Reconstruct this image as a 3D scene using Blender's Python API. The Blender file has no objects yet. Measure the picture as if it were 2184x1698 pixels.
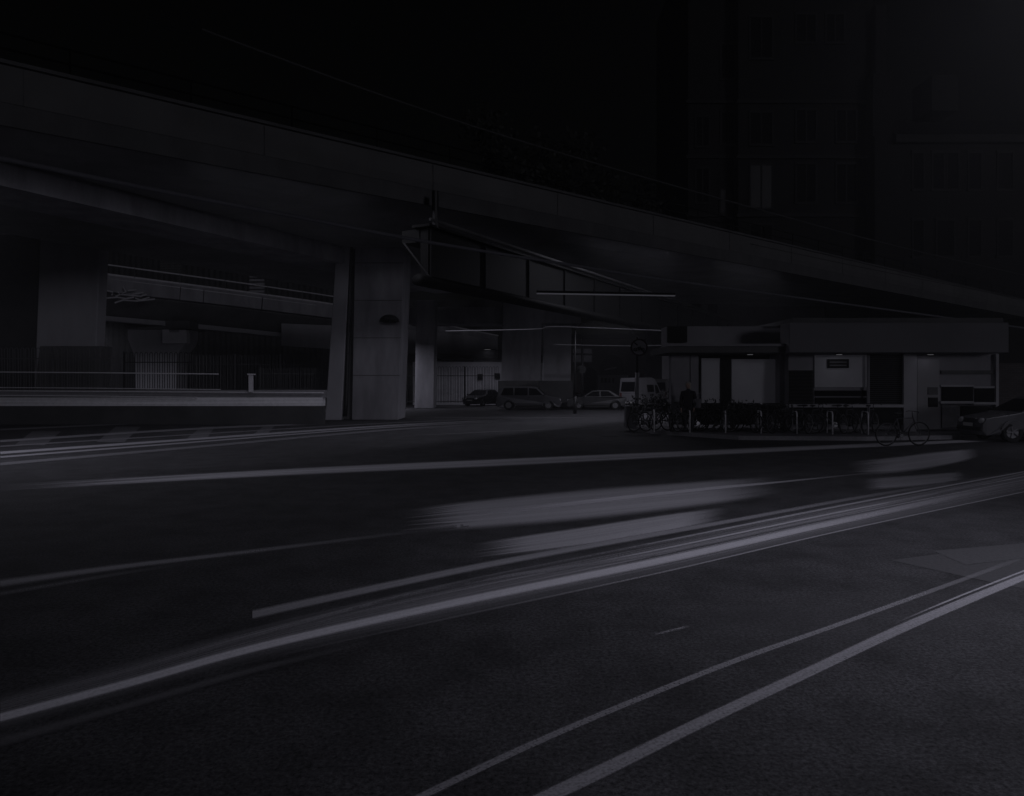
import bpy, bmesh, math, random
from mathutils import Vector, Matrix

R = math.radians
random.seed(7)
SC = bpy.context.scene
COL = SC.collection

# ------------------------------------------------------------------ camera
CAM_H, F, U0, V0 = 1.8, 1578.0, 1092.0, 822.0      # layout survey: eye height, focal, vanishing row
cam_d = bpy.data.cameras.new('camera')
cam_d.lens = 26.0
cam_d.sensor_width = 36.0
cam_d.shift_y = -27.0 / 2184.0
cam_d.clip_start = 0.05
cam_d.clip_end = 3000
cam = bpy.data.objects.new('camera', cam_d)
cam.location = (0, 0, CAM_H)
cam.rotation_euler = (R(90), 0, 0)
COL.objects.link(cam)
SC.camera = cam

# ------------------------------------------------------------------ world, moonlight, exposure
world = bpy.data.worlds.new('World')
SC.world = world
world.use_nodes = True
wt = world.node_tree
sky = wt.nodes.new('ShaderNodeTexSky')
sky.sky_type = 'NISHITA'
sky.sun_disc = False
sky.sun_elevation = R(7)
sky.sun_rotation = R(147)
bg = wt.nodes['Background']
hsv = wt.nodes.new('ShaderNodeHueSaturation')
hsv.inputs['Saturation'].default_value = 0.25
wt.links.new(sky.outputs['Color'], hsv.inputs['Color'])
wt.links.new(hsv.outputs['Color'], bg.inputs['Color'])
bg.inputs['Strength'].default_value = 0.00025

sun_d = bpy.data.lights.new('moonlight', 'SUN')
sun_d.energy = 0.10
sun_d.angle = R(8)
sun_d.color = (0.94, 0.93, 1.08)
sun = bpy.data.objects.new('moonlight', sun_d)
sun.rotation_euler = (R(83), 0, R(33))
COL.objects.link(sun)

SC.view_settings.view_transform = 'Standard'
SC.view_settings.look = 'None'
SC.view_settings.exposure = 0.0
SC.view_settings.gamma = 1.0
SC.cycles.use_denoising = True
SC.cycles.max_bounces = 5
SC.cycles.sample_clamp_indirect = 1.0

LAMP_TINT = (0.94, 0.93, 1.10)


# ------------------------------------------------------------------ survey helpers
def P(u, v, Y):
    return Vector(((u - U0) / F * Y, Y, CAM_H + (V0 - v) / F * Y))


def G(u, v, z=0.0):
    Y = F * (CAM_H - z) / (v - V0)
    return Vector(((u - U0) / F * Y, Y, z))


def XU(u, Y):
    return (u - U0) / F * Y


def HV(v, Y):
    return CAM_H + (V0 - v) / F * Y


# ------------------------------------------------------------------ materials
MATS = {}


def new_mat(name):
    m = bpy.data.materials.new(name)
    m.use_nodes = True
    nt = m.node_tree
    return m, nt, nt.nodes['Principled BSDF']


def mat(name, col, rough=0.7, var=0.25, scale=2.0, bump=0.0, metal=0.0, streak=None, spec=0.4, fine=40.0, emit=None, emit_s=0.0):
    if name in MATS:
        return MATS[name]
    m, nt, b = new_mat(name)
    N, L = nt.nodes, nt.links
    tc = N.new('ShaderNodeTexCoord')
    mp = N.new('ShaderNodeMapping')
    if streak:
        mp.inputs['Scale'].default_value = streak
    L.new(tc.outputs['Object'], mp.inputs['Vector'])
    n1 = N.new('ShaderNodeTexNoise')
    n1.inputs['Scale'].default_value = scale
    n1.inputs['Detail'].default_value = 6
    n1.inputs['Roughness'].default_value = 0.65
    L.new(mp.outputs['Vector'], n1.inputs['Vector'])
    n2 = N.new('ShaderNodeTexNoise')
    n2.inputs['Scale'].default_value = fine
    n2.inputs['Detail'].default_value = 3
    L.new(tc.outputs['Object'], n2.inputs['Vector'])
    mx = N.new('ShaderNodeMath')
    mx.operation = 'MULTIPLY_ADD'
    L.new(n2.outputs['Fac'], mx.inputs[0])
    mx.inputs[1].default_value = 0.35
    L.new(n1.outputs['Fac'], mx.inputs[2])
    mr = N.new('ShaderNodeMapRange')
    mr.inputs['From Min'].default_value = 0.35
    mr.inputs['From Max'].default_value = 1.0
    mr.inputs['To Min'].default_value = 1.0 - var
    mr.inputs['To Max'].default_value = 1.0 + var
    L.new(mx.outputs[0], mr.inputs['Value'])
    hs = N.new('ShaderNodeVectorMath')
    hs.operation = 'SCALE'
    hs.inputs[0].default_value = col[:3]
    L.new(mr.outputs['Result'], hs.inputs['Scale'])
    L.new(hs.outputs['Vector'], b.inputs['Base Color'])
    b.inputs['Roughness'].default_value = rough
    b.inputs['Metallic'].default_value = metal
    b.inputs['Specular IOR Level'].default_value = spec
    if bump:
        bp = N.new('ShaderNodeBump')
        bp.inputs['Strength'].default_value = bump
        bp.inputs['Distance'].default_value = 0.02
        L.new(mx.outputs[0], bp.inputs['Height'])
        L.new(bp.outputs['Normal'], b.inputs['Normal'])
    if emit:
        es = N.new('ShaderNodeVectorMath')
        es.operation = 'SCALE'
        es.inputs[0].default_value = emit
        L.new(mr.outputs['Result'], es.inputs['Scale'])
        L.new(es.outputs['Vector'], b.inputs['Emission Color'])
        b.inputs['Emission Strength'].default_value = emit_s
    MATS[name] = m
    return m


def asphalt_nodes(nt, b):
    """Shared asphalt look in ground coordinates, so paint wears through to the same stone."""
    N, L = nt.nodes, nt.links
    geo = N.new('ShaderNodeTexCoord')
    big = N.new('ShaderNodeTexNoise')
    big.inputs['Scale'].default_value = 0.22
    big.inputs['Detail'].default_value = 5
    L.new(geo.outputs['Object'], big.inputs['Vector'])
    fine = N.new('ShaderNodeTexNoise')
    fine.inputs['Scale'].default_value = 36
    fine.inputs['Detail'].default_value = 5
    fine.inputs['Roughness'].default_value = 0.85
    L.new(geo.outputs['Object'], fine.inputs['Vector'])
    chip = N.new('ShaderNodeTexVoronoi')
    chip.inputs['Scale'].default_value = 75
    L.new(geo.outputs['Object'], chip.inputs['Vector'])
    cr = N.new('ShaderNodeValToRGB')
    cr.color_ramp.elements[0].position = 0.36
    cr.color_ramp.elements[0].color = (0.006, 0.006, 0.0065, 1)
    cr.color_ramp.elements[1].position = 0.72
    cr.color_ramp.elements[1].color = (0.118, 0.1165, 0.125, 1)
    L.new(fine.outputs['Fac'], cr.inputs['Fac'])
    # sparse pale chippings
    ck = N.new('ShaderNodeMapRange')
    ck.inputs['From Min'].default_value = 0.16
    ck.inputs['From Max'].default_value = 0.05
    L.new(chip.outputs['Distance'], ck.inputs['Value'])
    sp = N.new('ShaderNodeTexNoise')
    sp.inputs['Scale'].default_value = 40
    L.new(geo.outputs['Object'], sp.inputs['Vector'])
    sr = N.new('ShaderNodeMapRange')
    sr.inputs['From Min'].default_value = 0.60
    sr.inputs['From Max'].default_value = 0.72
    L.new(sp.outputs['Fac'], sr.inputs['Value'])
    cm = N.new('ShaderNodeMath')
    cm.operation = 'MULTIPLY'
    L.new(ck.outputs['Result'], cm.inputs[0])
    L.new(sr.outputs['Result'], cm.inputs[1])
    mix = N.new('ShaderNodeMix')
    mix.data_type = 'RGBA'
    L.new(cm.outputs[0], mix.inputs['Factor'])
    L.new(cr.outputs['Color'], mix.inputs[6])
    mix.inputs[7].default_value = (0.16, 0.158, 0.17, 1)
    bm_ = N.new('ShaderNodeMapRange')
    bm_.inputs['From Min'].default_value = 0.3
    bm_.inputs['From Max'].default_value = 0.7
    bm_.inputs['To Min'].default_value = 0.68
    bm_.inputs['To Max'].default_value = 1.22
    L.new(big.outputs['Fac'], bm_.inputs['Value'])
    # oil stains and mottled wear
    st = N.new('ShaderNodeTexNoise')
    st.inputs['Scale'].default_value = 1.7
    st.inputs['Detail'].default_value = 8
    st.inputs['Roughness'].default_value = 0.7
    L.new(geo.outputs['Object'], st.inputs['Vector'])
    sm = N.new('ShaderNodeMapRange')
    sm.inputs['From Min'].default_value = 0.36
    sm.inputs['From Max'].default_value = 0.60
    sm.inputs['To Min'].default_value = 0.62
    sm.inputs['To Max'].default_value = 1.12
    L.new(st.outputs['Fac'], sm.inputs['Value'])
    mm = N.new('ShaderNodeMath')
    mm.operation = 'MULTIPLY'
    L.new(bm_.outputs['Result'], mm.inputs[0])
    L.new(sm.outputs['Result'], mm.inputs[1])
    sc = N.new('ShaderNodeVectorMath')
    sc.operation = 'SCALE'
    L.new(mix.outputs[2], sc.inputs[0])
    L.new(mm.outputs[0], sc.inputs['Scale'])
    bp = N.new('ShaderNodeBump')
    bp.inputs['Strength'].default_value = 0.5
    bp.inputs['Distance'].default_value = 0.008
    L.new(fine.outputs['Fac'], bp.inputs['Height'])
    L.new(bp.outputs['Normal'], b.inputs['Normal'])
    b.inputs['Roughness'].default_value = 0.86
    b.inputs['Specular IOR Level'].default_value = 0.22
    return sc.outputs['Vector']


def asphalt_mat():
    m, nt, b = new_mat('asphalt')
    out = asphalt_nodes(nt, b)
    nt.links.new(out, b.inputs['Base Color'])
    return m


def streak_mat(name, col=0.3, opacity=1.0, soft=0.25, streaks=14.0, sharp=0.5, fade0=0.0, fade1=0.0, worn=0.2):
    """Light trails put in as pale streaked colour; also worn lines, scuffs and patches.
    UV: x = metres along / 10, y = 0..1 across; second UV x = 0..1 along."""
    m, nt, b = new_mat(name)
    N, L = nt.nodes, nt.links
    uv = N.new('ShaderNodeUVMap')
    uv.uv_map = 'UVMap'
    uv2 = N.new('ShaderNodeUVMap')
    uv2.uv_map = 'Span'
    s1 = N.new('ShaderNodeSeparateXYZ')
    L.new(uv.outputs['UV'], s1.inputs[0])
    s2 = N.new('ShaderNodeSeparateXYZ')
    L.new(uv2.outputs['UV'], s2.inputs[0])

    def mth(op, a, bb=None, clamp=False):
        n = N.new('ShaderNodeMath')
        n.operation = op
        n.use_clamp = clamp
        for i, x in enumerate((a, bb)):
            if x is None:
                continue
            if isinstance(x, (int, float)):
                n.inputs[i].default_value = x
            else:
                L.new(x, n.inputs[i])
        return n.outputs[0]

    def smooth(x, a, bb):
        n = N.new('ShaderNodeMapRange')
        n.interpolation_type = 'SMOOTHSTEP'
        n.inputs['From Min'].default_value = a
        n.inputs['From Max'].default_value = bb
        L.new(x, n.inputs['Value'])
        return n.outputs['Result']
    y = s1.outputs['Y']
    d = mth('MINIMUM', y, mth('SUBTRACT', 1.0, y))
    edge = smooth(d, 0.0, max(soft, 0.01) * 0.5)
    mp = N.new('ShaderNodeMapping')
    mp.inputs['Scale'].default_value = (1.3, streaks, 1)
    L.new(uv.outputs['UV'], mp.inputs['Vector'])
    nz = N.new('ShaderNodeTexNoise')
    nz.inputs['Scale'].default_value = 1.0
    nz.inputs['Detail'].default_value = 7
    nz.inputs['Roughness'].default_value = 0.7
    L.new(mp.outputs['Vector'], nz.inputs['Vector'])
    st = smooth(nz.outputs['Fac'], 0.5 - 0.5 * (1 - sharp) - 0.12, 0.5 + 0.35 * (1 - sharp) + 0.1)
    st = mth('ADD', mth('MULTIPLY', st, 0.65), 0.35, True)
    al = s2.outputs['X']
    k = mth('MULTIPLY', edge, st)
    # ragged ends: the streak noise shifts where each lengthwise strip starts and stops
    sh = mth('MULTIPLY', mth('SUBTRACT', nz.outputs['Fac'], 0.5), 0.35)
    al2 = mth('ADD', al, sh)
    if fade0 > 0:
        k = mth('MULTIPLY', k, smooth(al2, 0.0, fade0))
    if fade1 > 0:
        k = mth('MULTIPLY', k, smooth(mth('SUBTRACT', 1.0, al2), 0.0, fade1))
    gr = N.new('ShaderNodeTexNoise')
    gr.inputs['Scale'].default_value = 60
    gr.inputs['Detail'].default_value = 4
    tc = N.new('ShaderNodeTexCoord')
    L.new(tc.outputs['Object'], gr.inputs['Vector'])
    g2 = smooth(gr.outputs['Fac'], 0.3, 0.6)
    k = mth('MULTIPLY', k, mth('ADD', mth('MULTIPLY', g2, worn), 1.0 - worn))
    k = mth('MULTIPLY', k, opacity, True)
    # where the colour thins out the road underneath shows
    b.inputs['Base Color'].default_value = (col * 0.985, col * 0.97, col * 1.03, 1)
    b.inputs['Roughness'].default_value = 0.8
    b.inputs['Specular IOR Level'].default_value = 0.2
    tr = N.new('ShaderNodeBsdfTransparent')
    mx = N.new('ShaderNodeMixShader')
    L.new(k, mx.inputs[0])
    L.new(tr.outputs[0], mx.inputs[1])
    L.new(b.outputs[0], mx.inputs[2])
    L.new(mx.outputs[0], N['Material Output'].inputs['Surface'])
    return m


def brick_mat(name, c1, c2, scale=1.0):
    if name in MATS:
        return MATS[name]
    m, nt, b = new_mat(name)
    N, L = nt.nodes, nt.links
    tc = N.new('ShaderNodeTexCoord')
    mp = N.new('ShaderNodeMapping')
    mp.inputs['Rotation'].default_value = (R(90), 0, 0)
    L.new(tc.outputs['Object'], mp.inputs['Vector'])
    br = N.new('ShaderNodeTexBrick')
    br.inputs['Scale'].default_value = scale
    br.inputs['Brick Width'].default_value = 0.23
    br.inputs['Row Height'].default_value = 0.075
    br.inputs['Mortar Size'].default_value = 0.008
    br.inputs['Color1'].default_value = (*c1, 1)
    br.inputs['Color2'].default_value = (*c2, 1)
    br.inputs['Mortar'].default_value = (c1[0] * 0.6, c1[1] * 0.6, c1[2] * 0.6, 1)
    L.new(mp.outputs['Vector'], br.inputs['Vector'])
    nz = N.new('ShaderNodeTexNoise')
    nz.inputs['Scale'].default_value = 0.7
    nz.inputs['Detail'].default_value = 6
    L.new(tc.outputs['Object'], nz.inputs['Vector'])
    mr = N.new('ShaderNodeMapRange')
    mr.inputs['To Min'].default_value = 0.6
    mr.inputs['To Max'].default_value = 1.4
    L.new(nz.outputs['Fac'], mr.inputs['Value'])
    sc = N.new('ShaderNodeVectorMath')
    sc.operation = 'SCALE'
    L.new(br.outputs['Color'], sc.inputs[0])
    L.new(mr.outputs['Result'], sc.inputs['Scale'])
    L.new(sc.outputs['Vector'], b.inputs['Base Color'])
    b.inputs['Roughness'].default_value = 0.9
    MATS[name] = m
    return m


M_ASPHALT = asphalt_mat()
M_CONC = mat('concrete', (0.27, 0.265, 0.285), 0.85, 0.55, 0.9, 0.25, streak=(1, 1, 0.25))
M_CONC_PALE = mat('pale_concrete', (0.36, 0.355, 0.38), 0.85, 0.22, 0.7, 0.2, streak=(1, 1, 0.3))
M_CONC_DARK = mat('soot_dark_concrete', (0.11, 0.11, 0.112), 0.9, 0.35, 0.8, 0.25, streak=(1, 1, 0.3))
M_SOFFIT = mat('sooty_soffit', (0.2, 0.2, 0.2), 0.95, 0.35, 0.5)
M_STEEL_DARK = mat('dark_painted_steel', (0.009, 0.0092, 0.009), 0.7, 0.3, 1.5, 0.05, spec=0.2)
M_IRON = mat('black_iron', (0.02, 0.02, 0.021), 0.5, 0.3, 8)
M_RAIL = mat('rail_and_light_trail', (0.72, 0.71, 0.74), 0.55, 0.25, 6, metal=0.1)
M_WHITE = mat('white_paint', (0.62, 0.61, 0.64), 0.5, 0.12, 3)
M_OFFWHITE = mat('off_white_render', (0.42, 0.415, 0.44), 0.8, 0.2, 1.2)
M_GREYWALL = mat('grey_render', (0.26, 0.255, 0.275), 0.85, 0.25, 0.8)
M_DARKWALL = mat('dark_render', (0.06, 0.06, 0.062), 0.9, 0.4, 0.7)
M_PAVING = mat('paving_slabs', (0.12, 0.118, 0.128), 0.85, 0.3, 2.5, 0.2)
M_KERB = mat('granite_kerb', (0.24, 0.236, 0.25), 0.8, 0.3, 12)
M_GLASS = mat('dark_glass', (0.006, 0.006, 0.007), 0.55, 0.2, 2, spec=0.03)
M_TYRE = mat('tyre_rubber', (0.012, 0.012, 0.012), 0.85, 0.2, 20)
M_RIM = mat('alloy_rim', (0.22, 0.22, 0.23), 0.55, 0.2, 20, metal=0.3)
M_CHROME = mat('chrome_trim', (0.25, 0.25, 0.26), 0.25, 0.1, 10, metal=0.9)
M_TRIM = mat('black_plastic_trim', (0.02, 0.02, 0.02), 0.6, 0.2, 10)
M_LAMPGLASS = mat('headlamp_glass', (0.6, 0.6, 0.62), 0.15, 0.1, 20)
M_REDLENS = mat('tail_lamp_lens', (0.12, 0.05, 0.05), 0.2, 0.1, 20)
M_PLATE = mat('number_plate', (0.6, 0.59, 0.58), 0.5, 0.1, 20)
M_LEAF = mat('night_foliage', (0.04, 0.043, 0.037), 0.7, 0.5, 1.6)
M_LEAF2 = mat('pale_shrub_foliage', (0.09, 0.092, 0.088), 0.6, 0.6, 7)
M_BARK = mat('bark', (0.05, 0.046, 0.042), 0.9, 0.4, 6, 0.4)
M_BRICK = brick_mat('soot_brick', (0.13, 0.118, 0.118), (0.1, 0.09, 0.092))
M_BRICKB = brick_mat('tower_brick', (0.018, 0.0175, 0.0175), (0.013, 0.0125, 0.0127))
M_STONE = mat('sooty_stone_trim', (0.03, 0.03, 0.03), 0.85, 0.3, 1.0)
M_SLATE = mat('roof_slate', (0.012, 0.012, 0.013), 0.7, 0.35, 2)
M_GLOWPANEL = mat('glowing_panel', (0.3, 0.3, 0.31), 0.6, 0.16, 0.9, emit=(0.97, 0.95, 1.2), emit_s=0.0054)  # emission makes pale panels and the shop wall bay glow
M_LITDIM = mat('dim_glow', (0.2, 0.2, 0.21), 0.6, 0.3, 1.2, emit=(0.97, 0.95, 1.2), emit_s=0.005)
M_TUBE = mat('light_streak_diffuser', (0.5, 0.5, 0.5), 0.5, 0.05, 4, emit=(0.9, 0.9, 1.1), emit_s=0.022)
M_LAMP = mat('lamp_diffuser', (0.6, 0.6, 0.6), 0.5, 0.05, 4, emit=(0.97, 0.96, 1.03), emit_s=0.06)
M_SKIN = mat('skin', (0.36, 0.25, 0.2), 0.6, 0.1, 12)
M_HAIR = mat('pale_hair', (0.33, 0.31, 0.28), 0.7, 0.4, 50)
M_COAT = mat('dark_coat', (0.022, 0.022, 0.025), 0.9, 0.3, 14)
M_TROUSER = mat('dark_trousers', (0.03, 0.03, 0.036), 0.9, 0.3, 14)
M_BAG = mat('grey_canvas', (0.14, 0.138, 0.15), 0.9, 0.3, 14)
M_CABLE = mat('light_trail_cable', (0.6, 0.59, 0.62), 0.6, 0.2, 3)
M_SCRIBBLE = mat('pale_light_scribble', (0.55, 0.54, 0.57), 0.7, 0.3, 6)


# ------------------------------------------------------------------ mesh helpers
def link(name, bm, m, parent=None, smooth=False, bevel=0.0):
    me = bpy.data.meshes.new(name)
    bmesh.ops.recalc_face_normals(bm, faces=bm.faces)
    bm.to_mesh(me)
    bm.free()
    if smooth:
        for p in me.polygons:
            p.use_smooth = True
    o = bpy.data.objects.new(name, me)
    if m:
        me.materials.append(m)
    COL.objects.link(o)
    if parent:
        o.parent = parent
    if bevel:
        md = o.modifiers.new('edge', 'BEVEL')
        md.width = bevel
        md.segments = 2
        md.limit_method = 'ANGLE'
    return o


def empty(name, loc=(0, 0, 0), rz=0.0):
    o = bpy.data.objects.new(name, None)
    o.location = loc
    o.rotation_euler = (0, 0, rz)
    o.empty_display_size = 0.2
    COL.objects.link(o)
    return o


def tag(o, label=None, cat=None, group=None, kind=None):
    if label:
        o['label'] = label
    if cat:
        o['category'] = cat
    if group:
        o['group'] = group
    if kind:
        o['kind'] = kind
    return o


def kids(o):
    return [c for c in bpy.data.objects if c.parent == o]


def copy_tree(o, parent=None):
    c = o.copy()
    COL.objects.link(c)
    if parent:
        c.parent = parent
    for ch in kids(o):
        copy_tree(ch, c)
    return c


def box(bm, x0, x1, y0, y1, z0, z1):
    vs = [bm.verts.new(p) for p in ((x0, y0, z0), (x1, y0, z0), (x1, y1, z0), (x0, y1, z0),
                                    (x0, y0, z1), (x1, y0, z1), (x1, y1, z1), (x0, y1, z1))]
    for f in ((0, 3, 2, 1), (4, 5, 6, 7), (0, 1, 5, 4), (1, 2, 6, 5), (2, 3, 7, 6), (3, 0, 4, 7)):
        bm.faces.new([vs[i] for i in f])


def rect(bm, u0, v0, u1, v1, Y, depth):
    """Box whose front face, at distance Y, spans the surveyed rectangle."""
    a, b = P(u0, v1, Y), P(u1, v0, Y)
    box(bm, a.x, b.x, Y, Y + depth, a.z, b.z)


def rbox(name, m, parent, *rects, bevel=0.0):
    bm = bmesh.new()
    for r in rects:
        rect(bm, *r)
    return link(name, bm, m, parent, bevel=bevel)


def sweep(bm, path, prof, cap=True, closed=True):
    """Sweep a (side, up) profile along a 3D path; side is horizontal and to the left of travel."""
    rings = []
    n = len(path)
    for i, p in enumerate(path):
        a = path[max(i - 1, 0)]
        b = path[min(i + 1, n - 1)]
        t = Vector((b.x - a.x, b.y - a.y, 0)).normalized()
        s = Vector((-t.y, t.x, 0))
        rings.append([bm.verts.new(p + s * q[0] + Vector((0, 0, q[1]))) for q in prof])
    k = len(prof)
    for i in range(n - 1):
        for j in range(k if closed else k - 1):
            bm.faces.new((rings[i][j], rings[i][(j + 1) % k], rings[i + 1][(j + 1) % k], rings[i + 1][j]))
    if cap and closed:
        bm.faces.new(rings[0])
        bm.faces.new(list(reversed(rings[-1])))


def tube(bm, path, r, seg=8, cap=True, r1=None):
    path = [Vector(p) for p in path]
    n = len(path)
    rings = []
    ref = None
    for i, p in enumerate(path):
        t = (path[min(i + 1, n - 1)] - path[max(i - 1, 0)])
        if t.length < 1e-9:
            t = Vector((0, 0, 1))
        t.normalize()
        if ref is None:
            ref = Vector((0, 0, 1)) if abs(t.z) < 0.9 else Vector((1, 0, 0))
        a = t.cross(ref)
        if a.length < 1e-6:
            a = t.cross(Vector((0, 1, 0.3)))
        a.normalize()
        b = t.cross(a)
        rr = r if r1 is None else r + (r1 - r) * i / max(n - 1, 1)
        rings.append([bm.verts.new(p + (a * math.cos(2 * math.pi * j / seg) + b * math.sin(2 * math.pi * j / seg)) * rr) for j in range(seg)])
    for i in range(n - 1):
        for j in range(seg):
            bm.faces.new((rings[i][j], rings[i][(j + 1) % seg], rings[i + 1][(j + 1) % seg], rings[i + 1][j]))
    if cap:
        bm.faces.new(rings[0])
        bm.faces.new(list(reversed(rings[-1])))


def torus(bm, c, R_, r, axis='Y', seg=28, sub=6):
    c = Vector(c)
    rings = []
    for i in range(seg):
        a = 2 * math.pi * i / seg
        ring = []
        for j in range(sub):
            b = 2 * math.pi * j / sub
            q = R_ + r * math.cos(b)
            x, z, y = q * math.cos(a), q * math.sin(a), r * math.sin(b)
            v = Vector((x, y, z)) if axis == 'Y' else Vector((y, x, z))
            ring.append(bm.verts.new(c + v))
        rings.append(ring)
    for i in range(seg):
        for j in range(sub):
            bm.faces.new((rings[i][j], rings[i][(j + 1) % sub], rings[(i + 1) % seg][(j + 1) % sub], rings[(i + 1) % seg][j]))


def disc(bm, c, r, th, axis='Y', seg=24, r_in=0.0):
    c = Vector(c)

    def pt(rr, a, d):
        x, z = rr * math.cos(a), rr * math.sin(a)
        return c + (Vector((x, d, z)) if axis == 'Y' else Vector((d, x, z)) if axis == 'X' else Vector((x, z, d)))
    A = [2 * math.pi * i / seg for i in range(seg)]
    f = [bm.verts.new(pt(r, a, -th / 2)) for a in A]
    k = [bm.verts.new(pt(r, a, th / 2)) for a in A]
    if r_in > 0:
        fi = [bm.verts.new(pt(r_in, a, -th / 2)) for a in A]
        ki = [bm.verts.new(pt(r_in, a, th / 2)) for a in A]
    for i in range(seg):
        j = (i + 1) % seg
        bm.faces.new((f[i], f[j], k[j], k[i]))
        if r_in > 0:
            bm.faces.new((fi[j], fi[i], ki[i], ki[j]))
            bm.faces.new((f[j], f[i], fi[i], fi[j]))
            bm.faces.new((k[i], k[j], ki[j], ki[i]))
    if r_in <= 0:
        bm.faces.new(f)
        bm.faces.new(list(reversed(k)))


def sphere(bm, c, r, seg=12, rings=8, sc=(1, 1, 1)):
    mtx = Matrix.Translation(Vector(c)) @ Matrix.Diagonal((sc[0], sc[1], sc[2], 1))
    bmesh.ops.create_uvsphere(bm, u_segments=seg, v_segments=rings, radius=r, matrix=mtx)


def ribbon(name, pts, m, z, label=None):
    """A painted strip on the road. pts: (u, v_top, v_bottom) rows of the survey, joined as a smooth strip."""
    rows = []
    n = len(pts)
    SUB = 10
    for i in range(n - 1):
        p0, p1, p2, p3 = pts[max(i - 1, 0)], pts[i], pts[i + 1], pts[min(i + 2, n - 1)]
        for s in range(SUB + (1 if i == n - 2 else 0)):
            t = s / SUB
            rows.append(tuple(0.5 * (2 * p1[k] + (p2[k] - p0[k]) * t + (2 * p0[k] - 5 * p1[k] + 4 * p2[k] - p3[k]) * t * t + (3 * p1[k] - p0[k] - 3 * p2[k] + p3[k]) * t ** 3) if n > 2 else p1[k] + (p2[k] - p1[k]) * t for k in range(3)))
    me = bpy.data.meshes.new(name)
    K = 5
    V, U, S = [], [], []
    dist = 0
    last = None
    for r in rows:
        a, b = G(r[0], r[1], z), G(r[0], r[2], z)
        mid = (a + b) / 2
        if last is not None:
            dist += (mid - last).length
        last = mid
        for k in range(K):
            t = k / (K - 1)
            V.append(a.lerp(b, t))
            U.append((dist / 10, t))
            S.append(dist)
    Fs = []
    for i in range(len(rows) - 1):
        for k in range(K - 1):
            q = i * K + k
            Fs.append((q, q + 1, q + K + 1, q + K))
    me.from_pydata([tuple(v) for v in V], [], Fs)
    l1 = me.uv_layers.new(name='UVMap')
    l2 = me.uv_layers.new(name='Span')
    for lp in me.loops:
        l1.data[lp.index].uv = U[lp.vertex_index]
        l2.data[lp.index].uv = (S[lp.vertex_index] / dist, 0)
    me.materials.append(m)
    o = bpy.data.objects.new(name, me)
    COL.objects.link(o)
    tag(o, label, None, None, 'structure')
    return o


# ================================================================== GROUND
bm = bmesh.new()
vs = [bm.verts.new(p) for p in ((-900, -60, 0), (900, -60, 0), (900, 1500, 0), (-900, 1500, 0))]
bm.faces.new(vs)
tag(link('road', bm, M_ASPHALT), 'dark asphalt road surface running under the viaducts', kind='structure')

# raised pavement with the cycle stands
pav = [(16.3, 25.2), (11.5, 24.2), (7.6, 24.6), (5.4, 27.5), (5.2, 33), (7.5, 44), (60, 44), (60, 25.2)]


def slab(name, pts, z0, z1, m):
    b = bmesh.new()
    lo = [b.verts.new((x, y, z0)) for x, y in pts]
    hi = [b.verts.new((x, y, z1)) for x, y in pts]
    b.faces.new(hi)
    for i in range(len(pts)):
        j = (i + 1) % len(pts)
        b.faces.new((lo[i], lo[j], hi[j], hi[i]))
    return link(name, b, m)


tag(slab('pavement', pav, -0.05, 0.125, M_PAVING), 'raised grey pavement carrying the cycle stands and shops', kind='structure')
bm = bmesh.new()
kp = [Vector((x, y, 0)) for x, y in [(60, 25.05), (16.3, 25.05), (11.5, 24.05), (7.5, 24.45), (5.25, 27.4), (5.05, 33)]]
sweep(bm, kp, [(-0.06, -0.05), (0.06, -0.05), (0.06, 0.132), (-0.06, 0.132)])
tag(link('kerb', bm, M_KERB), kind='structure')

# ================================================================== LIGHT TRAILS PUT IN AS PAINT, AND ROAD MARKINGS
pm = streak_mat
ribbon('light_trail_or_marking', [(0, 1476, 1566), (270, 1406, 1490), (560, 1326, 1412), (960, 1236, 1330), (1400, 1146, 1238), (1800, 1068, 1142), (2260, 985, 1042)],
       pm('light_trail_band', 0.22, 1.0, 0.7, 34, 0.75), 0.004, 'wide pale light trail painted across the road')
ribbon('light_trail_or_marking', [(0, 1519, 1543), (270, 1447, 1470), (560, 1367, 1389), (960, 1277, 1299), (1400, 1188, 1208), (1800, 1103, 1118), (2260, 1004, 1015)],
       pm('bright_light_trail', 0.85, 1.0, 0.6, 5, 0.1, fade1=1.0), 0.008, 'bright painted light trail along the middle of the wide band')
for f_, w_, c_ in ((0.12, 5, 0.5), (0.30, 4, 0.6), (0.42, 3, 0.45), (0.86, 4, 0.35)):
    ribbon('light_trail_or_marking', [(u_, a_ + (b_ - a_) * f_ - w_ * k_, a_ + (b_ - a_) * f_ + w_ * k_) for u_, a_, b_, k_ in
                            ((300, 1398, 1495, .8), (560, 1325, 1420, .8), (960, 1234, 1332, .75), (1400, 1147, 1236, .65), (1800, 1069, 1141, .5), (2260, 986, 1041, .35))],
           pm('fine_light_trail_%d' % int(f_ * 100), c_, 0.9, 0.7, 3, 0.2, fade0=0.4), 0.012, None)
ribbon('light_trail_or_marking', [(0, 1492, 1512), (270, 1426, 1442), (560, 1342, 1357), (960, 1243, 1256), (1400, 1176, 1186), (1800, 1092, 1100), (2260, 990, 998)],
       pm('grey_light_trail', 0.32, 0.8, 0.8, 4, 0.2, fade0=0.1), 0.012)
ribbon('light_trail_or_marking', [(0, 1568, 1600), (250, 1500, 1525), (540, 1420, 1440), (860, 1348, 1362)],
       pm('faint_light_trail', 0.17, 0.7, 0.9, 4, 0.2, fade1=0.6), 0.012)
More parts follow.
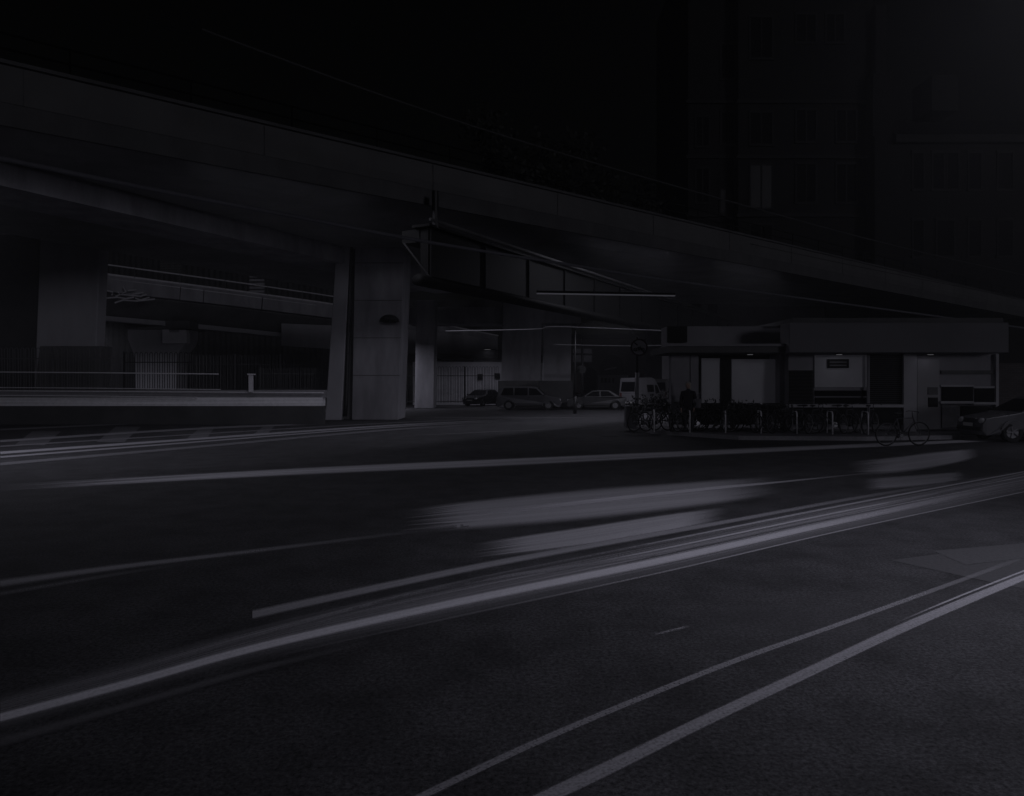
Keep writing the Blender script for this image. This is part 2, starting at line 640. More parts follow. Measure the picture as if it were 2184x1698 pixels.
ribbon('light_trail_or_marking', [(538, 1299, 1324), (800, 1244, 1265), (1092, 1186, 1204), (1517, 1113, 1125), (1850, 1054, 1063), (2240, 994, 1001)],
       pm('stub_light_trail', 0.42, 1.0, 0.7, 5, 0.2, fade1=0.9), 0.008, 'pale painted light trail that begins abruptly in mid road')
ribbon('light_trail_or_marking', [(600, 1334, 1344), (1092, 1216, 1224), (1500, 1138, 1144), (1900, 1060, 1065)],
       pm('hair_light_trail', 0.2, 0.8, 0.6, 3, 0.2, fade0=0.3, fade1=0.4), 0.012)
ribbon('light_trail_or_marking', [(0, 1233, 1256), (250, 1202, 1218), (500, 1174, 1187), (800, 1139, 1149), (1000, 1117, 1124)],
       pm('left_light_trail', 0.5, 0.9, 0.9, 4, 0.2, fade1=0.9), 0.004, 'thin painted light trail across the dark left side of the road')
ribbon('light_trail_or_marking', [(0, 1260, 1274), (250, 1219, 1231), (450, 1190, 1200)],
       pm('left_light_trail_faint', 0.2, 0.8, 0.9, 4, 0.2, fade1=0.7), 0.004)
ribbon('light_trail_or_marking', [(0, 1032, 1050), (400, 1010, 1027), (720, 993, 1011), (1092, 976, 995), (1642, 953, 966), (2040, 938, 946), (2240, 930, 935)],
       pm('far_edge_light_trail', 0.8, 1.0, 0.6, 12, 0.7, fade0=0.12), 0.004, 'pale painted light trail running along the far side of the carriageway')
for q, (k, w, cc) in enumerate(((0, 7, 0.45), (9, 5, 0.36), (-14, 4, 0.25), (24, 8, 0.2))):
    ribbon('light_trail_or_marking', [(0, 966 + k - w / 2, 966 + k + w / 2), (437, 935 + k * .7 - w / 2.6, 935 + k * .7 + w / 2.6), (810, 909 + k * .4 - w / 3.5, 909 + k * .4 + w / 3.5), (1090, 895 + k * .3 - w / 5, 895 + k * .3 + w / 5)],
           pm('far_light_trail_%d' % q, cc, 0.9, 0.5, 3, 0.2, fade1=0.4), 0.008 + 0.004 * (q % 2))
ribbon('light_trail_or_marking', [(0, 938, 944), (437, 911, 916), (700, 902, 906)], pm('thin_far_line', 0.4, 0.9, 0.4, 3, 0.2, fade1=0.2), 0.012)
ribbon('light_trail_or_marking', [(0, 914, 919), (250, 903, 907), (437, 893, 897), (560, 889, 892)], pm('thin_light_trail_b', 0.35, 0.9, 0.4, 3, 0.2, fade1=0.2), 0.012)
ribbon('light_trail_or_marking', [(0, 886, 889), (250, 882, 885), (430, 880, 883)], pm('thin_light_trail_c', 0.16, 0.9, 0.4, 3, 0.2, fade1=0.2), 0.012)
for t_, s_ in (((860, 921, 924), 1), ((850, 890, 893), 0)):
    u_, a_, b_ = t_
    ribbon('light_trail_or_marking', [(u_, a_ + 8 * s_, b_ + 8 * s_), (u_ + 250, a_ - 4 * s_, b_ - 4 * s_), (u_ + 470, a_ - 12 * s_, b_ - 13 * s_)],
           pm('mid_light_trail_%d' % s_, 0.13, 0.9, 0.5, 3, 0.2, fade0=0.2, fade1=0.3), 0.008)
# crossing bars
for (a, b, c, d) in ((205, 290, 910, 943), (396, 448, 910, 937), (541, 578, 906, 926), (30, 120, 920, 950)):
    me_pts = [G(a + 42 * (d - c) / 33, c, 0.006), G(b + 10, c, 0.006), G(b - (25 if a < 350 else 8), d, 0.006), G(a, d, 0.006)]
    bm = bmesh.new()
    bm.faces.new([bm.verts.new(p) for p in me_pts])
    tag(link('light_trail_or_marking', bm, mat('crossing_paint', (0.105, 0.104, 0.112), 0.85, 0.35, 1.5, fine=60)), kind='structure')
# broad light smears put in as pale colour on the carriageway
ribbon('light_trail_or_marking', [(860, 1084, 1140), (1020, 1064, 1132), (1240, 1042, 1114), (1460, 1026, 1088), (1600, 1017, 1068), (1680, 1013, 1054)],
       pm('light_smear', 0.54, 1.0, 0.4, 11, 0.0, fade0=0.14, fade1=0.3), 0.004, 'broad pale light smear painted in the middle of the road')
ribbon('light_trail_or_marking', [(930, 1102, 1113), (1240, 1066, 1077), (1500, 1039, 1048), (1640, 1028, 1033), (1900, 1003, 1006)],
       pm('light_smear_stripe', 0.8, 0.9, 0.5, 3, 0.2, fade0=0.3, fade1=0.5), 0.008)
ribbon('light_trail_or_marking', [(1000, 1158, 1196), (1240, 1123, 1166), (1400, 1099, 1139), (1560, 1078, 1110)],
       pm('light_smear_low', 0.5, 1.0, 0.35, 9, 0.1, fade0=0.2, fade1=0.25), 0.004, 'narrower painted light smear below the broad one')
ribbon('light_trail_or_marking', [(1800, 982, 1016), (1900, 974, 1012), (1990, 963, 1000), (2090, 955, 978)],
       pm('right_light_smear', 0.6, 1.0, 0.4, 5, 0.2, fade0=0.25, fade1=0.25), 0.004, 'pale painted light smear near the right edge of the road')
ribbon('light_trail_or_marking', [(1836, 1020, 1048), (1950, 1012, 1040), (2064, 1004, 1026)],
       pm('right_light_smear_low', 0.34, 1.0, 0.4, 5, 0.2, fade0=0.2, fade1=0.2), 0.008)
# two clear pale lines in the foreground, bottom right
ribbon('light_trail_or_marking', [(1090, 1716, 1756), (1300, 1618, 1656), (1500, 1523, 1555), (1720, 1422, 1450), (1950, 1317, 1341), (2250, 1196, 1212)],
       pm('near_pale_line', 0.36, 1.0, 0.35, 3, 0.15, worn=0.35), 0.004, 'broad pale line sweeping across the near right corner')
ribbon('light_trail_or_marking', [(1900, 1331, 1336), (2050, 1268, 1273), (2250, 1190, 1195)],
       pm('near_pale_line_twin', 0.4, 0.9, 0.4, 3, 0.15, fade0=0.3, worn=0.35), 0.008)
ribbon('light_trail_or_marking', [(840, 1716, 1738), (1092, 1597, 1617), (1300, 1508, 1525), (1560, 1405, 1420), (1800, 1322, 1334), (2250, 1160, 1170)],
       pm('second_pale_line', 0.3, 1.0, 0.45, 3, 0.15, fade1=0.6, worn=0.4), 0.004, 'thinner pale line beside the broad one')
ribbon('light_trail_or_marking', [(1390, 1352, 1358), (1430, 1342, 1349), (1480, 1330, 1336)], pm('scuff', 0.3, 0.8, 0.6, 4, 0.75, fade0=0.2, fade1=0.3, worn=0.9), 0.004)
ribbon('road_patch', [(1300, 1335, 1400), (1560, 1252, 1425), (1880, 1262, 1400), (2250, 1215, 1330)],
       pm('polished_asphalt', 0.1, 0.4, 0.5, 3, 0.1, fade0=0.3, fade1=0.3, worn=0.8), 0.002, 'slightly paler worn asphalt reinstatement')
# asphalt patches
for pl, cc in (([(1900, 1195), (2230, 1152), (2230, 1262), (2150, 1250)], 0.047), ([(1990, 1175), (2230, 1155), (2230, 1185), (2060, 1205)], 0.053)):
    bm = bmesh.new()
    bm.faces.new([bm.verts.new(G(u, v, 0.003 if cc < .05 else 0.0055)) for u, v in pl])
    tag(link('road_patch', bm, mat('patch_%d' % int(cc * 1000), (cc, cc * .99, cc * 1.06), 0.86, 0.45, 30, 0.3, fine=110)), kind='structure')
bm = bmesh.new()
disc(bm, G(1300, 930, 0.006), 0.32, 0.006, 'Z', 24)
tag(link('manhole_cover', bm, M_STEEL_DARK), 'round iron manhole cover set in the road before the parked cars', 'manhole cover')

# ================================================================== ROAD VIADUCT (upper, curved-edge deck)
A_dir = Vector((0.764, 0.645, 0))
A_n = Vector((-0.645, 0.764, 0))
A0 = P(0, 135, 19.3)
H_A = A0.z                                   # parapet top
tA = [A0 + A_dir * t for t in (-30, 0, 20, 40, 60, 80, 110, 150)]
va = empty('road_viaduct', (A0.x, A0.y, 0))
tag(va, 'long upper road viaduct with pale concrete parapet crossing above the street', 'viaduct')


def apath(off, dz):
    return [p + A_n * off + Vector((0, 0, dz)) - Vector((A0.x, A0.y, 0)) for p in tA]


bm = bmesh.new()
sweep(bm, apath(0, 0), [(0, 0), (0.3, 0), (0.3, -1.0), (-0.02, -1.0), (-0.10, -0.72), (-0.05, -0.25)])
link('parapet', bm, mat('weathered_parapet', (0.14, 0.14, 0.14), 0.9, 0.3, 0.35, streak=(1, 1, 0.4)), va)
bm = bmesh.new()
sweep(bm, apath(0, 0), [(-0.12, 0.0), (0.36, 0.0), (0.36, 0.1), (-0.12, 0.1)])
link('coping', bm, M_CONC_DARK, va)
bm = bmesh.new()
sweep(bm, apath(0, 0), [(0.3, -0.45), (17.5, -0.45), (17.5, -1.02), (15, -1.05), (14, -1.25), (3.2, -1.25), (2.2, -1.03), (0.3, -1.0)])
link('deck', bm, M_SOFFIT, va)
for k in range(0, 17):
    bm = bmesh.new()
    p = A0 + A_dir * (-6 + 6.5 * k) - Vector((A0.x, A0.y, 0))
    for (du, dn) in ((0.0, 0.0),):
        q = p - A_n * 0.105
        tube(bm, [q + Vector((0, 0, -0.05)), q + Vector((0, 0, -1.0))], 0.012, 4)
    link('panel_joint', bm, M_CONC_DARK, va)
bm = bmesh.new()
sweep(bm, apath(0, 0), [(0.0, -1.003), (0.12, -1.003), (0.12, -1.6), (0.0, -1.6)])
link('added_lamp_shield', bm, M_CONC_DARK, va)  # added strip, shaped to hide the lamps under the deck
bm = bmesh.new()
for dz in (0.45, 0.85):
    tube(bm, apath(0.1, dz), 0.03, 6)
link('handrail', bm, M_STEEL_DARK, va)
for k in range(0, 34):
    bm = bmesh.new()
    p = A0 + A_dir * (-8 + 3.2 * k) + A_n * 0.1 - Vector((A0.x, A0.y, 0))
    tube(bm, [p + Vector((0, 0, 0.1)), p + Vector((0, 0, 0.88))], 0.03, 5)
    link('rail_post', bm, M_STEEL_DARK, va)

# ================================================================== BEAM VIADUCT (lower pale beam on piers)
B_ang = math.atan((1880 - 1092) / F)
B_dir = Vector((math.sin(B_ang), math.cos(B_ang), 0))
B_n = Vector((-B_dir.y, B_dir.x, 0))
HB0, HB1 = 8.1, 9.0
YB = F * (HB0 - CAM_H) / (V0 - 395)
B0 = Vector((XU(0, YB), YB, 0))
vb = empty('rail_viaduct', tuple(B0))
tag(vb, 'concrete beam viaduct on tall square piers under the upper road deck', 'viaduct')
tB = [B0 + B_dir * t for t in (-25, 0, 10, 20, 29.5)]
bm = bmesh.new()
sweep(bm, [p - B0 + Vector((0, 0, HB0)) for p in tB], [(0, 0), (0.0, 0.72), (0.12, 0.72), (0.12, 0.92), (2.6, 0.92), (2.6, 0)])
link('edge_beam', bm, M_CONC, vb)
bm = bmesh.new()
sweep(bm, [p - B0 + Vector((0, 0, HB0)) for p in tB], [(2.7, 0.25), (2.7, 0.9), (9.0, 0.9), (9.0, 0.25)])
link('deck', bm, M_SOFFIT, vb)


def pier(u0t, u1t, u0b, u1b, vt, Y, depth, m, name='pier', parent=None):
    bm = bmesh.new()
    zt = HV(vt, Y)
    x = [XU(u0b, Y), XU(u1b, Y), XU(u0t, Y), XU(u1t, Y)]
    lo = [bm.verts.new(p) for p in ((x[0], Y, 0), (x[1], Y, 0), (x[1], Y + depth, 0), (x[0], Y + depth, 0))]
    hi = [bm.verts.new(p) for p in ((x[2], Y, zt), (x[3], Y, zt), (x[3], Y + depth, zt), (x[2], Y + depth, zt))]
    bm.faces.new(lo)
    bm.faces.new(hi)
    for i in range(4):
        j = (i + 1) % 4
        bm.faces.new((lo[i], lo[j], hi[j], hi[i]))
    o = link(name, bm, m, None, bevel=0.04)
    if parent:
        o.parent = parent
        o.location = -parent.location
    return o


def part_at(parent, o):
    o.parent = parent
    o.location = o.location - parent.location
    return o


# central pier: main shaft with a paler pilaster and a drain pipe in the groove
YP = 38.5
pier(757, 863, 750, 849, 508, YP, 2.6, M_CONC, 'pier', vb)
pier(718, 746, 693, 728, 519, YP - 0.25, 2.2, M_CONC_PALE, 'pilaster', vb)
pier(746, 757, 728, 750, 512, YP + 0.35, 2.0, M_CONC_DARK, 'groove', vb)
bm = bmesh.new()
tube(bm, [P(750, 500, YP - 0.05), P(745, 640, YP - 0.05), P(738, 860, YP - 0.05), P(736, 888, YP - 0.05)], 0.1, 8)
part_at(vb, link('drain_pipe', bm, M_IRON, None, True))
o = rbox('pier_cap', M_SOFFIT, None, (752, 466, 868, 508, YP - 0.12, 3.0))
part_at(vb, o)
bm = bmesh.new()
tube(bm, [P(738, 450, YP - 0.5), P(866, 443, YP - 0.5)], 0.05, 6)
tube(bm, [P(866, 443, YP - 0.5), P(866, 425, YP - 0.5)], 0.05, 6)
part_at(vb, link('cap_bracket', bm, M_IRON, None))
o = rbox('bearing', M_IRON, None, (758, 462, 806, 478, YP - 0.55, 0.4))
part_at(vb, o)
for v_ in (560, 640, 720, 800):
    bm = bmesh.new()
    d_ = (v_ - 508) / 380
    rect(bm, 757 - 7 * d_, v_, 863 - 14 * d_, v_ + 1.4, YP - 0.012, 0.02)
    part_at(vb, link('formwork_joint', bm, M_CONC_DARK, None))
# left pier, with shaded return and low plinth
pier(86, 214, 70, 198, 494, 36.0, 0.8, M_CONC_PALE, 'pier', vb)
pier(84, 216, 66, 202, 738, 35.9, 1.0, M_CONC_DARK, 'pier_plinth', vb)
o = rbox('pier_cap', M_CONC_DARK, None, (30, 478, 226, 494, 35.7, 2.2))
part_at(vb, o)
o = rbox('pier_wall', M_DARKWALL, None, (-200, 500, 84, 840, 36.8, 1.0))
part_at(vb, o)
# further piers
pier(1073, 1157, 1068, 1152, 640, 60.0, 2.0, M_CONC, 'pier', vb)
pier(1161, 1220, 1158, 1216, 655, 62.0, 2.0, M_CONC_PALE, 'pier', vb)
pier(888, 928, 884, 925, 640, 58.0, 2.0, M_CONC, 'pier', vb)
o = rbox('cross_beam', M_CONC, None, (870, 655, 1240, 690, 61.0, 3.0))
part_at(vb, o)
o = rbox('pier_plinth', M_CONC_DARK, None, (1062, 812, 1222, 850, 59.6, 3.0))
part_at(vb, o)

# ================================================================== DARK PLATE-GIRDER BRIDGE
C_ang = math.atan((1985 - 1092) / F)
C_dir = Vector((math.sin(C_ang), math.cos(C_ang), 0))
C_n = Vector((-C_dir.y, C_dir.x, 0))
YC = 27.0
C0 = Vector((XU(918, YC), YC, 0))
HC0, HC1 = HV(608, YC), HV(484, YC)
vg = empty('girder_bridge', tuple(C0))
tag(vg, 'dark steel girder bridge with rounded bottom flange and diagonal brace', 'bridge')
Lg = 56
bm = bmesh.new()
sweep(bm, [C_dir * t + Vector((0, 0, HC0)) for t in (0, 15, 30, Lg)], [(0.1, 0.25), (0.1, HC1 - HC0), (0.45, HC1 - HC0), (0.45, 0.25)])
link('web_plate', bm, M_STEEL_DARK, vg)
bm = bmesh.new()
prof = [(0.25 + 0.34 * math.cos(a), 0.17 + 0.22 * math.sin(a)) for a in [2 * math.pi * i / 14 for i in range(14)]]
sweep(bm, [C_dir * t + Vector((0, 0, HC0)) for t in (-0.35, 15, 30, Lg)], prof)
link('bottom_flange', bm, M_STEEL_DARK, vg, True)
bm = bmesh.new()
sweep(bm, [C_dir * t + Vector((0, 0, HC1)) for t in (-0.2, 15, 30, Lg)], [(-0.1, 0), (-0.1, 0.09), (0.7, 0.09), (0.7, 0)])
link('top_flange', bm, M_STEEL_DARK, vg)
for k in range(14):
    bm = bmesh.new()
    q = C_dir * (k * 3.8 + 0.05)
    sweep(bm, [q + Vector((0, 0, HC0 + 0.3)), q + C_dir * 0.08 + Vector((0, 0, HC0 + 0.3))], [(0, 0), (0, HC1 - HC0 - 0.3), (0.1, HC1 - HC0 - 0.3), (0.1, 0)])
    link('stiffener', bm, M_STEEL_DARK, vg)
bm = bmesh.new()
tube(bm, [P(862, 520, YC + 0.6) - C0, P(917, 592, YC) - C0], 0.05, 6)
link('brace', bm, M_IRON, vg)
bm = bmesh.new()
tube(bm, [C_dir * t + Vector((0, 0, HC1 + 0.28)) for t in (0, 8, 16, 24, 32, 40)], 0.07, 8)
link('service_pipe', bm, M_CONC_DARK, vg, True)
bm = bmesh.new()
sweep(bm, [C_dir * t + Vector((0, 0, HC1)) for t in (0, 15, 30, Lg)], [(0.5, -0.5), (0.5, -0.02), (1.3, -0.02), (1.3, -0.5)])
link('deck_plate', bm, M_STEEL_DARK, vg)
bm = bmesh.new()
tube(bm, [C_dir * 0.3 + Vector((0, 0, HC1)), C_dir * 0.3 + Vector((0, 0, H_A - 1.24))], 0.12, 8)
link('hanger', bm, M_IRON, vg)
# bluish streak of light modelled as an added glowing strip
sl = empty('light_streak_strip', tuple(P(1285, 626, 30)))
tag(sl, 'long thin light streak modelled as a lit strip above the street beside the girder', 'lamp')
a, b = P(1145, 626, 28.5) - sl.location, P(1440, 631, 29.5) - sl.location
bm = bmesh.new()
tube(bm, [a, b], 0.03, 6)
link('diffuser', bm, M_TUBE, sl)
bm = bmesh.new()
tube(bm, [a + Vector((0, 0, 0.07)), b + Vector((0, 0, 0.07))], 0.05, 6)
link('housing', bm, M_STEEL_DARK, sl)

# ================================================================== FLYOVER RAMP (left background)
rp = [(-260, 520, 47), (0, 556, 50), (284, 592, 57), (568, 629, 64), (800, 664, 72), (1136, 730, 88), (1400, 775, 104)]
R_ = [P(*q) for q in rp]


def dense(pts, k=6):
    out = []
    n = len(pts)
    for i in range(n - 1):
        p0, p1, p2, p3 = pts[max(i - 1, 0)], pts[i], pts[i + 1], pts[min(i + 2, n - 1)]
        for s in range(k + (1 if i == n - 2 else 0)):
            t = s / k
            out.append(0.5 * (2 * p1 + (p2 - p0) * t + (2 * p0 - 5 * p1 + 4 * p2 - p3) * t * t + (3 * p1 - p0 - 3 * p2 + p3) * t ** 3))
    return out


RD = dense(R_)
fl = empty('flyover_ramp', (R_[1].x, R_[1].y, 0))
tag(fl, 'pale concrete flyover ramp descending to the right with light trails as rails and a light scribble', 'flyover')
off = Vector((R_[1].x, R_[1].y, 0))
RL = [p - off for p in RD]
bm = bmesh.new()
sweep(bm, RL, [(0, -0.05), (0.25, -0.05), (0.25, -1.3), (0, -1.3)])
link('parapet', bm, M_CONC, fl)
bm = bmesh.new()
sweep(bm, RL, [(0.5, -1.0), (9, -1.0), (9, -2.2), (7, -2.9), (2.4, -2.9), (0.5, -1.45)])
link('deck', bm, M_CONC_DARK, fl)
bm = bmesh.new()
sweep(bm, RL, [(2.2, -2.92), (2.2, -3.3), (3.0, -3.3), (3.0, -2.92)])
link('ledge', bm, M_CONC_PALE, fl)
bm = bmesh.new()
tube(bm, RL, 0.08, 6)
link('handrail', bm, M_RAIL, fl)  # this rail and the two below model trails of light
bm = bmesh.new()
tube(bm, [p + Vector((0, 0, 0.72)) for p in RL[:26]], 0.055, 6)
link('upper_trail_rail', bm, M_RAIL, fl)
bm = bmesh.new()
tube(bm, [p + Vector((-0.06, -0.03, -0.32)) for p in RL[:22]], 0.03, 6)
link('lower_trail_rail', bm, M_RAIL, fl)
for k in range(0, 26, 2):
    bm = bmesh.new()
    tube(bm, [RL[k] + Vector((0.1, 0, 0)), RL[k] + Vector((0.1, 0, 0.72))], 0.03, 5)
    link('rail_post', bm, M_CONC_DARK, fl)
for (u, Y) in ((385, 59.4), (435, 60.6), (560, 63.7)):
    bm = bmesh.new()
    tube(bm, [P(u, 612 + (u - 385) * .13, Y - 0.1) - off, P(u - 2, 640 + (u - 385) * .13, Y - 0.1) - off], 0.03, 4)
    link('panel_joint', bm, M_IRON, fl)
# flared pier under the ramp
bm = bmesh.new()
Yp = 61.0
outl = [(272, 700), (398, 700), (398, 722), (392, 738), (380, 752), (376, 770), (374, 862), (290, 862), (288, 770), (284, 752), (278, 738), (272, 722)]
fr = [bm.verts.new(P(u, v, Yp) - off) for u, v in outl]
bk = [bm.verts.new(P(u, v, Yp) - off + Vector((0, 2.2, 0))) for u, v in outl]
bm.faces.new(fr)
bm.faces.new(list(reversed(bk)))
for i in range(len(outl)):
    j = (i + 1) % len(outl)
    bm.faces.new((fr[i], fr[j], bk[j], bk[i]))
link('pier', bm, M_CONC_PALE, fl)
o = rbox('pier_cap', M_CONC_DARK, None, (268, 684, 404, 702, Yp - 0.3, 3))
part_at(fl, o)
# added wall standing in for the bright blur of a passing bus
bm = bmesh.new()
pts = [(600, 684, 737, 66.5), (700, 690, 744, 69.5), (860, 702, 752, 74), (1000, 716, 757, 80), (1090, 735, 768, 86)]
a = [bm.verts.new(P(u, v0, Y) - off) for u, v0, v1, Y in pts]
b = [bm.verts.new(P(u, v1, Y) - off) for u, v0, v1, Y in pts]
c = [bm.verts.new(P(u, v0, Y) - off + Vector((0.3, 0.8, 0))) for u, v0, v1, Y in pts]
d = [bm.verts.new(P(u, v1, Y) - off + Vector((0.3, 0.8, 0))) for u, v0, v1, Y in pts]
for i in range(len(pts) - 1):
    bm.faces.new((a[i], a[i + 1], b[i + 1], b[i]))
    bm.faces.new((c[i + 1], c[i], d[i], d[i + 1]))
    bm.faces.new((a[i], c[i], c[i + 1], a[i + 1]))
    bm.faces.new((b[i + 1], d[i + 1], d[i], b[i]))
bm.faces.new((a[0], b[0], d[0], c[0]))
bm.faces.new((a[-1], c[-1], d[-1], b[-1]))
link('bus_blur_wall', bm, M_CONC_PALE, fl)
# scribble of light put in as pale strokes on the parapet
bm = bmesh.new()
strokes = [[(208, 622), (225, 619), (240, 623), (238, 630)], [(200, 628), (225, 636), (250, 634), (268, 637), (285, 634)],
           [(262, 612), (268, 622), (258, 628), (280, 630), (300, 632), (312, 628)], [(272, 620), (290, 618), (282, 628), (305, 624)],
           [(244, 646), (262, 640), (290, 642), (330, 638)], [(250, 622), (256, 628), (246, 632)], [(288, 636), (300, 640), (318, 634)]]
for s in strokes:
    def yr(u):
        return 49.7 + (u / 284) * 7.0
    tube(bm, [P(u, v, yr(u) - 0.25) - off for u, v in s], 0.06, 5)
link('light_scribble', bm, M_SCRIBBLE, fl)
# bright control box on the pier
jb = empty('control_cabinet', tuple(P(372, 732, 60.2)))
tag(jb, 'pale square box with notched top fixed to the flared ramp pier', 'cabinet')
for nm, rr, mm in (('casing', (346, 709, 398, 732, 60.2, 0.6), M_WHITE), ('mount', (346, 703, 360, 709, 60.2, 0.6), M_WHITE), ('mount', (382, 704, 396, 709, 60.2, 0.6), M_WHITE)):
    o = rbox(nm, mm, None, rr)
    part_at(jb, o)

# ================================================================== BACKGROUND BUILDINGS
# dark corrugated warehouse behind the beam viaduct
wh = empty('warehouse', (-40, 92, 0))
tag(wh, 'dark corrugated warehouse in the gap beneath the beam viaduct', 'building')
bm = bmesh.new()
Yw = 92
x = XU(-200, Yw)
x1 = XU(735, Yw)
n = int((x1 - x) / 0.35)
prev = None
for i in range(n + 1):
    xx = x + i * 0.35
    yy = Yw + (0.09 if i % 2 else 0)
    lo = bm.verts.new((xx + 40, yy - 92, 0))
    hi = bm.verts.new((xx + 40, yy - 92, 26))
    if prev:
        bm.faces.new((prev[0], lo, hi, prev[1]))
    prev = (lo, hi)
link('cladding', bm, M_DARKWALL, wh)
bm = bmesh.new()
box(bm, x + 40, x1 + 40, 0.5, 20, 0, 26.3)
link('shell', bm, M_DARKWALL, wh)
for u, v0, v1, w in ((365, 505, 585, 22), (548, 520, 640, 16)):  # lamp reflections on the slatted wall, put in as glowing strips
    bm = bmesh.new()
    z0, z1 = HV(v1, Yw), HV(v0, Yw)
    k = 15
    for i in range(k):
        za = z0 + (z1 - z0) * i / k
        box(bm, XU(u - w, Yw) + 40, XU(u + w, Yw) + 40, -0.12, -0.06, za, za + (z1 - z0) / k * 0.55)
    link('reflection_strip', bm, M_LITDIM if u > 400 else mat('very_dim_reflection', (0.1, 0.1, 0.1), 0.7, 0.3, 2, emit=(0.95, 0.95, 1.1), emit_s=0.0015), wh)
# pale boundary wall behind the right fence
bw = rbox('boundary_wall', M_OFFWHITE, None, (880, 772, 1130, 870, 68, 0.5))
tag(bw, 'long pale rendered wall behind the finer railings', 'wall')
lh = empty('low_building', tuple(P(1000, 850, 84)))
tag(lh, 'dark low building with pale corner seen under the cross beam', 'building')
for nm, rr, mm in (('wall', (840, 640, 1075, 776, 84, 6), M_DARKWALL), ('gable', (1010, 768, 1072, 800, 83, 0.6), M_GREYWALL), ('roof_edge', (926, 770, 990, 774, 82.6, 0.5), M_OFFWHITE)):
    part_at(lh, rbox(nm, mm, None, rr))
for u0, u1, v0, v1 in ((1054, 1066, 796, 808), (1018, 1030, 798, 810)):
    o = rbox('notice_board', M_STEEL_DARK, None, (u0, v0, u1, v1, 67.8, 0.1))
    tag(o, 'small dark notice on the pale wall, %s' % ('nearer the square pier' if u0 > 1040 else 'further from the square pier'), 'notice')
gw = rbox('yard_wall', M_OFFWHITE, None, (1118, 774, 1166, 860, 70, 0.5))
tag(gw, 'short bright wall between the two square piers', 'wall')
gh = rbox('yard_shed', M_DARKWALL, None, (1150, 812, 1222, 860, 57, 1.2))
tag(gh, 'dark low shed behind the parked estate car', 'shed')

# railway arch wall
Ya = 76
ar = empty('arch_wall', tuple(P(1335, 850, Ya)))
tag(ar, 'sooty brick railway arches with one wide dark arch and small slot windows', 'railway arches')


def arch_strip(u0, u1, vtop, arches, Y, th):
    bm = bmesh.new()
    N_ = 120
    for i in range(N_):
        ua, ub = u0 + (u1 - u0) * i / N_, u0 + (u1 - u0) * (i + 1) / N_
        um = (ua + ub) / 2
        vo = None
        for (ac, aw, av, rise) in arches:
            if abs(um - ac) < aw:
                vo = av - rise * math.sqrt(max(0, 1 - ((um - ac) / aw) ** 2))
        vb = 862 if vo is None else vo
        rect(bm, ua, vtop, ub, vb, Y, th)
    bmesh.ops.remove_doubles(bm, verts=bm.verts, dist=0.001)
    return bm


bm = arch_strip(1216, 1480, 716, [(1306, 26, 790, 34), (1398, 20, 800, 40), (1258, 16, 812, 30)], Ya, 0.9)
o = link('brick_face', bm, M_BRICK, None)
part_at(ar, o)
part_at(ar, rbox('arch_back', M_DARKWALL, None, (1210, 720, 1486, 862, Ya + 4, 0.5)))
part_at(ar, rbox('spandrel', M_GREYWALL, None, (1276, 800, 1340, 862, Ya - 0.4, 0.38)))
for i in range(4):
    part_at(ar, rbox('slot_window', M_GLASS, None, (1282 + 8 * i, 806, 1286 + 8 * i, 816, Ya - 0.46, 0.05)))
part_at(ar, rbox('string_course', M_STONE, None, (1216, 712, 1480, 722, Ya - 0.25, 0.25)))
part_at(ar, rbox('lit_opening', M_LITDIM, None, (1222, 744, 1262, 772, Ya - 0.08, 0.07)))
bm = bmesh.new()
tube(bm, [P(1290, 789, Ya - 0.3), P(1302, 786, Ya - 0.3), P(1316, 784, Ya - 0.3)], 0.07, 6)
part_at(ar, link('pipe', bm, M_WHITE, None))

# tall dark apartment block top right
Yt = 82
tw = empty('apartment_block', tuple(P(1700, 822, Yt)))
tag(tw, 'tall sooty brick apartment block towering over the viaduct in the dark', 'building')
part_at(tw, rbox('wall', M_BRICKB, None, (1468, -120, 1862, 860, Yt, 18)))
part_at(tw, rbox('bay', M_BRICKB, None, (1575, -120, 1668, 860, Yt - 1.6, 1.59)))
for v in (212, 330, 455):
    part_at(tw, rbox('string_course', M_STONE, None, (1464, v, 1866, v + 7, Yt - 0.35, 0.34), (1572, v, 1671, v + 7, Yt - 1.95, 0.34)))
for (u0, u1, v0, v1, Yf) in ((1602, 1647, 36, 122, Yt - 1.6), (1602, 1647, 240, 306, Yt - 1.6), (1602, 1647, 352, 442, Yt - 1.6), (1602, 1647, 480, 545, Yt - 1.6),
                             (1540, 1566, 95, 165, Yt), (1540, 1566, 240, 305, Yt), (1538, 1566, 405, 452, Yt), (1486, 1512, 250, 310, Yt), (1486, 1512, 360, 430, Yt),
                             (1700, 1740, 30, 88, Yt), (1764, 1800, 30, 88, Yt), (1700, 1740, 350, 430, Yt), (1786, 1826, 350, 430, Yt), (1700, 1740, 235, 300, Yt), (1786, 1826, 235, 300, Yt)):
    w = rbox('window', M_STONE, None, (u0 - 4, v0 - 5, u1 + 4, v0, Yf - 0.12, 0.11), (u0 - 4, v1, u1 + 4, v1 + 5, Yf - 0.2, 0.19),
             (u0 - 4, v0, u0, v1, Yf - 0.12, 0.11), (u1, v0, u1 + 4, v1, Yf - 0.12, 0.11), ((u0 + u1) / 2 - 1.5, v0, (u0 + u1) / 2 + 1.5, v1, Yf - 0.1, 0.09))
    part_at(tw, w)
    lit = (u0 == 1602 and v0 == 352) or (u0 == 1538)
    g = rbox('pane', mat('faintly_lit_pane', (0.01, 0.01, 0.01), 0.4, 0.4, 1.0, emit=(1, 1, 1), emit_s=0.00012) if lit else M_GLASS, None, (u0, v0, u1, v1, Yf - 0.05, 0.04))
    g.parent = w
    g.location = (0, 0, 0)
